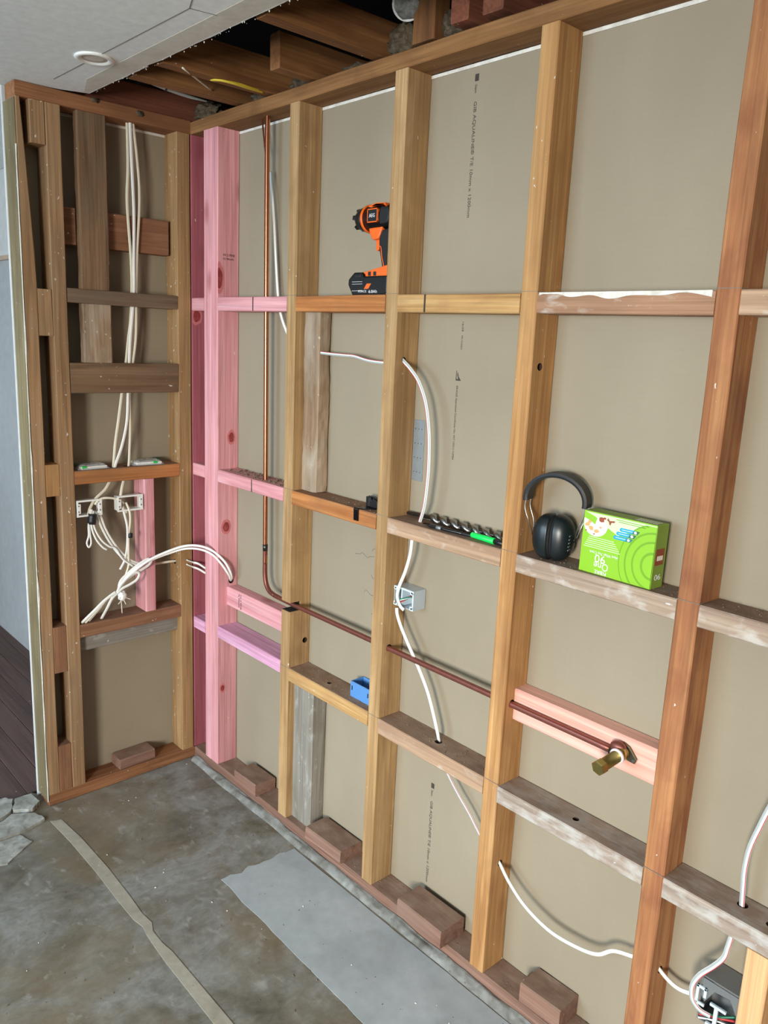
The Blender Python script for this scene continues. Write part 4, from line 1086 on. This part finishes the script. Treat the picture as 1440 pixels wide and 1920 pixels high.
for x in (.004, .078):
    box('screw_boss', (x, x + .008, .004, .010, .003, .046), M['bluebox'], bb, bevel=.001)
for x in (.006, .080):
    box('slot', (x, x + .004, -.0006, .0005, .022, .036), M['black'], bb)
gb = thing('grey_wall_box', 'grey plastic wall box with pale bracket at the short pine post', 'box', (2.098, .020, .315))
open_box(gb, 'box_body', .080, .108, .062, .003, 'greyplastic')
extrude_y('face_plate', [(.012, .050), (.030, .086), (.062, .090), (.078, .060), (.078, .104), (.004, .104), (.004, .060)], -.003, .0, M['greyplastic'], gb, bevel=.001)
for e_ in ((.0, .006, .040, .085), (.0, .022, .079, .085), (.016, .022, .062, .085), (.0, .020, .040, .046)):
    box('bracket_bar', (e_[0] - .006, e_[1] - .006, -.008, -.003, e_[2], e_[3]), M['bracket'], gb, bevel=.001)
for e_ in ((.026, .060, .056, .062), (.036, .044, .012, .058), (.022, .058, .006, .013)):
    box('bracket_bar', (e_[0], e_[1], -.010, -.004, e_[2], e_[3]), M['bracket'], gb, bevel=.001)
for k, mt in enumerate(('cable', 'black', 'wirered', 'wiregreen')):
    sweep('wire', [(.004, -.002, .006 + .004 * k), (.024, .004, .012 + .004 * k), (.046, .006, .020 + .004 * k), (.070, .018, .012 + .010 * k)], .005, .005, NY, M[mt], gb, n=7)
mp = thing('metal_nail_plate', 'galvanised metal plate fixed to the plasterboard behind the cable', 'plate', (1.108, D, 1.395))
box('plate', (-.021, .021, -.0022, -.0002, -.085, .085), M['galv'], mp, bevel=.0006)
for x in (-.012, 0, .012):
    for z in (-.06, -.02, .02, .06):
        cyl('nail_tooth', (x, -.0022, z), (x, -.0030, z), .0016, M['steel'], mp, n=8)

# ================================================================== LOOSE TIMBER BLOCKS
def block(ext, rz, mat, label, axis='x', w='block'):
    x0, x1, y0, y1, z0, z1 = ext
    c = Vector(((x0 + x1) / 2, (y0 + y1) / 2, z0))
    o = timber('timber_block', None, (x0 - c.x, x1 - c.x, y0 - c.y, y1 - c.y, 0, z1 - z0), W[mat], axis, jit=.0025, chamfer=.0035, seg=4, rough=.0006)
    o.location = c; o.rotation_euler = (0, 0, rz)
    return tag(o, label, 'timber offcut', 'short timber offcuts on the bottom plates')
block((.325, .462, -.014, .074, ZB, .091), .02, 'block', 'red brown timber offcut on the plate beside the pink stud')
block((.770, .948, -.014, .080, ZB, .088), .03, 'block', 'flat timber offcut on the plate below the cement stained post')
block((1.232, 1.408, -.026, .068, ZB, .100), .0, 'block', 'thick timber offcut on the plate between the middle studs')
o = block((1.662, 1.782, .004, .084, ZB, .103), .02, 'block', 'notched timber offcut on the plate under the sagging cable')
o = block((1.645, 1.690, .036, .084, .068, .1025), .06, 'nogtan', 'small timber piece butted against the notched offcut')
o.location.z = ZB
block((-.083, -.008, -.312, -.170, ZB, .086), .03, 'block', 'timber offcut on the plate of the short wall', axis='y')

# ================================================================== CORDLESS TOOL
dr = thing('cordless_driver', 'black and orange cordless driver standing on its battery on the upper nogging', 'power tool', (.950, .043, ZU[1]))
ZH = .205; 
lathe('nose', (-.070, 0, ZH), (1, 0, 0), [(0, .012), (0, .026), (.008, .0300), (.022, .0335), (.036, .0350)], M['black'], dr)
for k in range(6):
    a = k * math.pi / 3 + .4; cy, cz = math.cos(a), math.sin(a)
    o = box('nose_lug', (-.076, -.052, -.006, .006, .023, .030), M['black'], dr, bevel=.002); o.location = (0, 0, ZH); o.rotation_euler = (a, 0, 0)
lathe('orange_ring', (-.036, 0, ZH), (1, 0, 0), [(0, .034), (.0, .0372), (.006, .0378), (.008, .0360), (.008, .03)], M['orange'], dr)
lathe('motor_housing', (-.028, 0, ZH), (1, 0, 0), [(0, .0350), (.02, .0345), (.055, .0345), (.085, .032), (.100, .024), (.104, .01)], M['gloss'], dr)
extrude_y('top_trim', [(-.020, .030), (.018, .036), (.052, .034), (.056, .022), (.046, .030), (.018, .031), (-.004, .024)], -.026, .026, M['orange'], dr, bevel=.003).location = (0, 0, ZH)
extrude_y('badge_panel', [(-.003, -.013), (.034, -.013), (.034, .017), (-.003, .017)], -.0375, -.030, M['black'], dr, bevel=.0012).location = (0, 0, ZH)
for e_ in ((-.0055, -.003, -.015, .019), (.034, .0365, -.015, .019), (-.0055, .0365, .017, .0195), (-.0055, .0365, -.0155, -.013)):
    box('badge_border', (e_[0], e_[1], -.0372, -.030, e_[2] + ZH, e_[3] + ZH), M['orange'], dr)
text_obj('maker_lettering', 'AEG', .0135, M['letter_white'], (.0155, -.0379, ZH - .0028), (1, 0, 0), (0, 0, 1), dr, align='CENTER', sx=.95)
extrude_y('rear_cap', [(.040, -.022), (.074, -.020), (.082, .0), (.074, .020), (.042, .024), (.038, .0)], -.034, .034, M['rubber'], dr, bevel=.006).location = (0, 0, ZH)
# trigger housing, trigger, handle
extrude_y('trigger_housing', [(-.016, .178), (.042, .180), (.034, .160), (.026, .148), (.002, .146), (-.010, .162)], -.022, .022, M['orange'], dr, bevel=.005)
extrude_y('trigger', [(.001, .150), (.020, .150), (.024, .126), (.010, .118), (.003, .124), (.006, .136)], -.010, .010, M['orange'], dr, bevel=.003)
extrude_y('handle', [(.024, .170), (.072, .176), (.074, .120), (.076, .080), (.080, .064), (.044, .060), (.036, .092), (.026, .124)], -.019, .019, M['rubber'], dr, bevel=.007)
sweep('handle_piping', [(.028, -.0195, .128), (.036, -.0195, .126), (.042, -.0195, .100), (.050, -.0195, .078), (.046, -.0195, .070)], .003, .002, NY, M['orange'], dr, n=6)
sweep('handle_piping', [(.046, -.0195, .070), (.056, -.0195, .071), (.064, -.0195, .078), (.076, -.0195, .080)], .003, .002, NY, M['orange'], dr, n=6)
extrude_y('foot', [(-.046, .058), (.010, .068), (.046, .074), (.078, .080), (.082, .050), (-.014, .050), (-.018, .058)], -.027, .027, M['orange'], dr, bevel=.004)
for x in (-.004, .018):
    box('foot_button', (x, x + .012, -.0278, -.026, .052, .063), M['black'], dr, bevel=.001)
bt = extrude_y('battery', [(-.062, .0), (.074, .0), (.082, .006), (.082, .051), (-.016, .051), (-.022, .062), (-.056, .062), (-.080, .044), (-.082, .030)], -.033, .033, M['gloss'], dr, bevel=.004)
extrude_y('battery_badge', [(-.012, .017), (.006, .017), (.018, .031), (.000, .031)], -.0337, -.0330, M['orange'], bt)
text_obj('battery_lettering', '6.0Ah', .0115, M['letter_white'], (.008, -.0336, .006), (1, 0, 0), (0, 0, 1), bt, length=.034)
text_obj('battery_lettering', 'FORCE', .0085, M['letter_white'], (-.036, -.0336, .008), (1, 0, 0), (0, 0, 1), bt, length=.034)
for z in (.012, .030, .036):
    box('battery_line', (-.064, -.020, -.0335, -.033, z, z + .0008), M['letter_white'], bt)
box('battery_latch', (-.052, -.026, -.0345, -.031, .046, .056), M['black'], bt, bevel=.002)

# ================================================================== EAR MUFFS
em = thing('ear_muffs', 'black headband ear muffs with dark green cups on the middle nogging', 'ear muffs', (1.620, .031, ZM[1]), (0, 0, math.radians(16)))
def cup(s, name):
    v = []; f = []; NR, NT = 12, 28
    for i in range(NR + 1):
        t = i / NR
        d = .006 + .044 * t
        r = (1 - t ** 2.6) ** .5 if t < 1 else .0
        r = max(r, .02)
        for k in range(NT):
            th = 2 * math.pi * k / NT
            ca, sa = math.cos(th), math.sin(th)
            sy = math.copysign(abs(ca) ** .8, ca) * .036 * r; sz = math.copysign(abs(sa) ** .8, sa) * .0545 * r
            v.append((s * d, sy, .0545 + sz))
    for i in range(NR):
        for k in range(NT): f.append((i * NT + k, i * NT + (k + 1) % NT, (i + 1) * NT + (k + 1) % NT, (i + 1) * NT + k))
    f.append(tuple(range(NT))); f.append(tuple(NR * NT + k for k in range(NT)))
    o = mesh_obj(name, v, f, M['cup'], em, smooth=True)
    return o
cup(-1, 'ear_cup'); cup(1, 'ear_cup')
for s in (-1, 1):
    v = []; f = []; NT = 28; prof = [(.0, .78), (.0, .95), (.003, 1.0), (.006, 1.0), (.007, .9)]
    for (d, r) in prof:
        for k in range(NT):
            th = 2 * math.pi * k / NT
            v.append((s * d, math.cos(th) * .034 * r, .0545 + math.sin(th) * .051 * r))
    for i in range(len(prof) - 1):
        for k in range(NT): f.append((i * NT + k, i * NT + (k + 1) % NT, (i + 1) * NT + (k + 1) % NT, (i + 1) * NT + k))
    f.append(tuple(range(NT))); f.append(tuple((len(prof) - 1) * NT + k for k in range(NT)))
    mesh_obj('ear_cushion', v, f, M['foam'], em, smooth=True)
arc = []
for k in range(25):
    th = math.radians(-8 + 196 * k / 24)
    arc.append(Vector((.070 * math.cos(th), 0, .142 + .058 * math.sin(th))))
v = []; f = []
for i, p in enumerate(arc):
    T = (arc[min(i + 1, 24)] - arc[max(i - 1, 0)]).normalized(); N = Vector((T.z, 0, -T.x))
    if N.dot(p - Vector((0, 0, .142))) < 0: N = -N
    for (a, b) in ((-.020, -.005), (.020, -.005), (.022, 0), (.020, .0055), (-.020, .0055), (-.022, 0)):
        v.append(p + Vector((0, a, 0)) + N * b)
for i in range(24):
    for k in range(6): f.append((i * 6 + k, i * 6 + (k + 1) % 6, (i + 1) * 6 + (k + 1) % 6, (i + 1) * 6 + k))
f.append(tuple(range(6))); f.append(tuple(24 * 6 + k for k in range(6)))
mesh_obj('headband', v, f, M['band'], em, smooth=False)
for s in (-1, 1):
    for y in (-.016, .016):
        sweep('wire_arm', [(s * .069, y, .136), (s * .070, y, .118), (s * .066, y * 1.0, .104), (s * .058, y * .9, .084), (s * .051, y * .3, .056)], .0028, .0028, (0, 1, 0), M['steel'], em, n=7)
    lathe('pivot_stud', (s * .047, 0, .055), (s, 0, 0), [(0, .006), (.004, .006), (.006, .004), (.006, .001)], M['black'], em, n=12)
for k in range(5):
    box('rating_mark', (.0445, .0458, -.030 + .001 * k, -.012, .034 + .008 * k, .037 + .008 * k), M['greyplastic'], em)

# ================================================================== SNACK CARTON
BW, BH, BD = .178, .136, .046
sb = thing('snack_carton', 'lime green snack carton standing upside down on the middle nogging', 'carton', (1.7045, .0150, ZM[1]), (math.radians(-1.0), 0, math.radians(-1.5)))
box('carton_body', (0, BW, 0, BD, 0, BH), M['lime'], sb, bevel=.0008)
def dec(name, poly, mat, off=.0003):
    return extrude_y(name, poly, -off - .0002, -off + .0002, M[mat], sb)
def face_to(u, v):      # fraction of the front face, origin lower left
    return (u * BW, v * BH)
dec('top_print', [face_to(.02, .985), face_to(.995, .985), face_to(.995, .86), face_to(.80, .90), face_to(.50, .70), face_to(.34, .80), face_to(.16, .93)], 'limepale')
pl = [face_to(.012 + .17 * (1 - math.cos(t)) , .80 - .19 * math.sin(t) ) for t in [k * math.pi / 12 for k in range(13)]]
dec('cake_print', pl + [face_to(.33, .84), face_to(.30, .93), face_to(.20, .93), face_to(.17, .80), face_to(.10, .85), face_to(.012, .88)], 'cream', .0005)
for (cx_, cz_, rr, mt) in ((.255, .90, .045, 'cinnamon'), (.30, .93, .02, 'cinnamon'), (.06, .78, .035, 'nut'), (.12, .73, .04, 'nut'), (.09, .83, .03, 'nut'), (.20, .70, .035, 'nut'), (.25, .77, .02, 'nut'), (.05, .68, .012, 'cinnamon'), (.17, .645, .012, 'cinnamon')):
    dec('cake_print_detail', [face_to(cx_ + rr * math.cos(k * .785) * (1 + .25 * math.sin(k * 5 + cx_ * 40)), cz_ + rr * .95 * math.sin(k * .785)) for k in range(8)], mt, .0007)
dec('cinnamon_print', [face_to(.33, .915), face_to(.345, .95), (face_to(.37, .91)), face_to(.44, .925), face_to(.44, .895), face_to(.395, .885), face_to(.385, .84), face_to(.37, .85), face_to(.36, .89)], 'cinnamon', .0006)
for k, (u0, u1, vv) in enumerate(((.515, .79, .815), (.475, .75, .745), (.44, .71, .675))):
    dec('blue_banner', [face_to(u0, vv), face_to(u0 + .015, vv + .028), face_to(u1, vv + .028), face_to(u1 - .03, vv - .030), face_to(u0 + .015, vv - .028)], 'cyan', .0006)
    dec('banner_dot', [face_to(u1 - .06 + .018 * math.cos(a * .785), vv + .022 * math.sin(a * .785)) for a in range(8)], 'letter_white', .0008)
    dec('banner_line', [face_to(u0 + .03, vv - .004), face_to(u1 - .10, vv - .004), face_to(u1 - .10, vv + .006), face_to(u0 + .03, vv + .006)], 'limepale', .0008)
for k in range(6):      # small print
    vv = .585 - .033 * k
    dec('small_print', [face_to(.10 - .012 * k, vv + .012), face_to(.46 + .020 * k, vv + .012), face_to(.46 + .020 * k, vv), face_to(.10 - .012 * k, vv)], 'limepale', .0005)
for k in range(2):
    dec('small_print', [face_to(.46 + .03 * k, .962 - .03 * k), face_to(.90 - .04 * k, .955 - .03 * k), face_to(.90 - .04 * k, .945 - .03 * k), face_to(.46 + .03 * k, .952 - .03 * k)], 'limedark', .0006)
XU, YU = (-1, 0, 0), (0, 0, -1)
text_obj('carton_lettering', 'Have What You Crave', .0095, M['letter_white'], (.54 * BW, -.0007, .372 * BH), XU, YU, sb, length=.40 * BW)
text_obj('carton_lettering', '90', .0250, M['letter_white'], (.375 * BW, -.0007, .325 * BH), XU, YU, sb, length=.150 * BW)
text_obj('carton_lettering', 'One', .0235, M['letter_white'], (.425 * BW, -.0007, .205 * BH), XU, YU, sb, length=.205 * BW)
text_obj('carton_lettering', 'FIBRE', .0120, M['letter_white'], (.405 * BW, -.0007, .075 * BH), XU, YU, sb, length=.165 * BW)
for k, (rr, mt) in enumerate(((.078, 'limedark'), (.0755, 'lime'), (.064, 'limedark'), (.060, 'lime'), (.047, 'limedark'), (.043, 'lime'), (.027, 'limedark'), (.022, 'lime'))):
    cx_, cz_ = BW * 1.0, BH * .36
    pts = []
    for a in range(33):
        th = math.radians(90 + 180 * a / 32)
        pts.append((min(BW - .0006, cx_ + rr * 1.05 * math.cos(th)), max(.001, min(BH - .004, cz_ + rr * 1.12 * math.sin(th)))))
    dec('ring_print', pts, mt, .0004 + .0002 * k)
sd = box('carton_end', (BW - .0002, BW + .0004, .001, BD - .001, .001, BH - .001), M['limeshade'], sb)
box('end_print', (BW + .0003, BW + .0007, .006, BD - .008, .05, .085), M['cinnamon'], sb)
box('end_print', (BW + .0003, BW + .0009, .012, BD - .012, .06, .07), M['cream'], sb)
text_obj('carton_lettering', '90', .018, M['letter_white'], (BW + .0006, BD - .010, .030), (0, -1, 0), (0, 0, -1), sb, length=.024)
box('carton_top', (.001, BW - .001, .001, BD - .001, BH - .0002, BH + .0004), M['limeshade'], sb)
for k in range(9):
    box('barcode_bar', (.118 + k * .006, .118 + k * .006 + .0025, .012, .036, BH + .0003, BH + .0007), M['letter_white'], sb)

# ================================================================== BITS ON THE MIDDLE NOGGING
zt_ = ZM[1]
au = thing('auger_bit', 'steel spiral auger drill bit lying on the middle nogging', 'drill bit', (1.095, .070, zt_ + .0115), (0, math.radians(0), math.radians(-2)))
cyl('shank', (0, 0, -.004), (.085, 0, -.001), .0055, M['steeldark'], au, n=6, smooth=False)
cyl('core', (.085, 0, 0), (.375, 0, 0), .0055, M['steeldark'], au)
v = []; f = []; NS = 170; Lx = .27; turns = 7.0
for s in range(NS + 1):
    t = s / NS; x = .095 + Lx * t; th = 2 * math.pi * turns * t
    for (r, dx) in ((.004, -.012), (.0122, -.0105), (.0122, .0105), (.004, .012)):
        v.append((x + dx, r * math.cos(th), r * math.sin(th)))
for s in range(NS):
    for k in range(3):
        a = s * 4 + k; f.append((a, a + 1, a + 5, a + 4))
mesh_obj('flute', v, f, M['steel'], au, smooth=True)
lathe('screw_tip', (.375, 0, 0), (1, 0, 0), [(0, .0055), (.010, .003), (.016, .0006)], M['steeldark'], au, n=12)
pe = thing('black_pen', 'black pen lying in front of the auger bit', 'pen', (1.222, .016, zt_ + .0045), (0, 0, math.radians(5)))
lathe('barrel', (0, 0, 0), (1, 0, 0), [(0, .001), (.008, .003), (.012, .0042), (.140, .0042), (.150, .002)], M['black'], pe, n=14)
cyl('label_band', (.036, 0, 0), (.052, 0, 0), .0046, M['galv'], pe, n=14)
sweep('pocket_clip', [(.060, -.0046, .001), (.08, -.0062, .001), (.120, -.0050, .001)], .002, .001, NY, M['steel'], pe, n=6)
mk = thing('green_marker', 'bright green marker lying on the middle nogging next to the stud', 'marker', (1.374, .028, zt_ + .0082), (0, 0, math.radians(-3)))
lathe('green_cap', (0, 0, 0), (1, 0, 0), [(0, .001), (0, .0062), (.002, .0074), (.078, .0080), (.079, .006)], M['greenpen'], mk, n=20)
cyl('black_barrel', (.078, 0, 0), (.110, 0, 0), .0068, M['black'], mk, n=18)
bk = thing('belt_clip', 'black bent metal belt clip hanging over the orange nogging edge', 'clip', (.955, .030, zt_))
pa = [(.0, -.0325, -.034), (.0, -.0335, -.010), (.0, -.0320, .0025), (.006, -.020, .0018), (.012, -.004, .0016), (.016, .010, .0016), (.018, .016, .012), (.016, .020, .034)]
v, f = [], []
pth = catmull(pa, 6)
for i, p in enumerate(pth):
    wv = .010 if i < 18 else .010 + min(1, (i - 18) / 10) * .012
    T = (pth[min(i + 1, len(pth) - 1)] - pth[max(i - 1, 0)]).normalized()
    N = Vector((1, 0, 0)).cross(T).normalized()
    for (a, b) in ((-1, -.0009), (1, -.0009), (1, .0009), (-1, .0009)):
        v.append(p + Vector((a * wv, 0, 0)) + N * b)
for i in range(len(pth) - 1):
    for k in range(4): f.append((i * 4 + k, i * 4 + (k + 1) % 4, (i + 1) * 4 + (k + 1) % 4, (i + 1) * 4 + k))
f += [(0, 1, 2, 3), tuple((len(pth) - 1) * 4 + k for k in range(4))]
mesh_obj('bent_strip', v, f, M['gloss'], bk)
extrude_y('mounting_block', [(-.010, .002), (.046, .0015), (.038, .024), (.020, .030), (.014, .022), (.010, .032), (-.010, .032)], .012, .034, M['black'], bk, bevel=.0015)
box('steel_edge', (.004, .0065, .0105, .0125, .006, .028), M['steel'], bk)
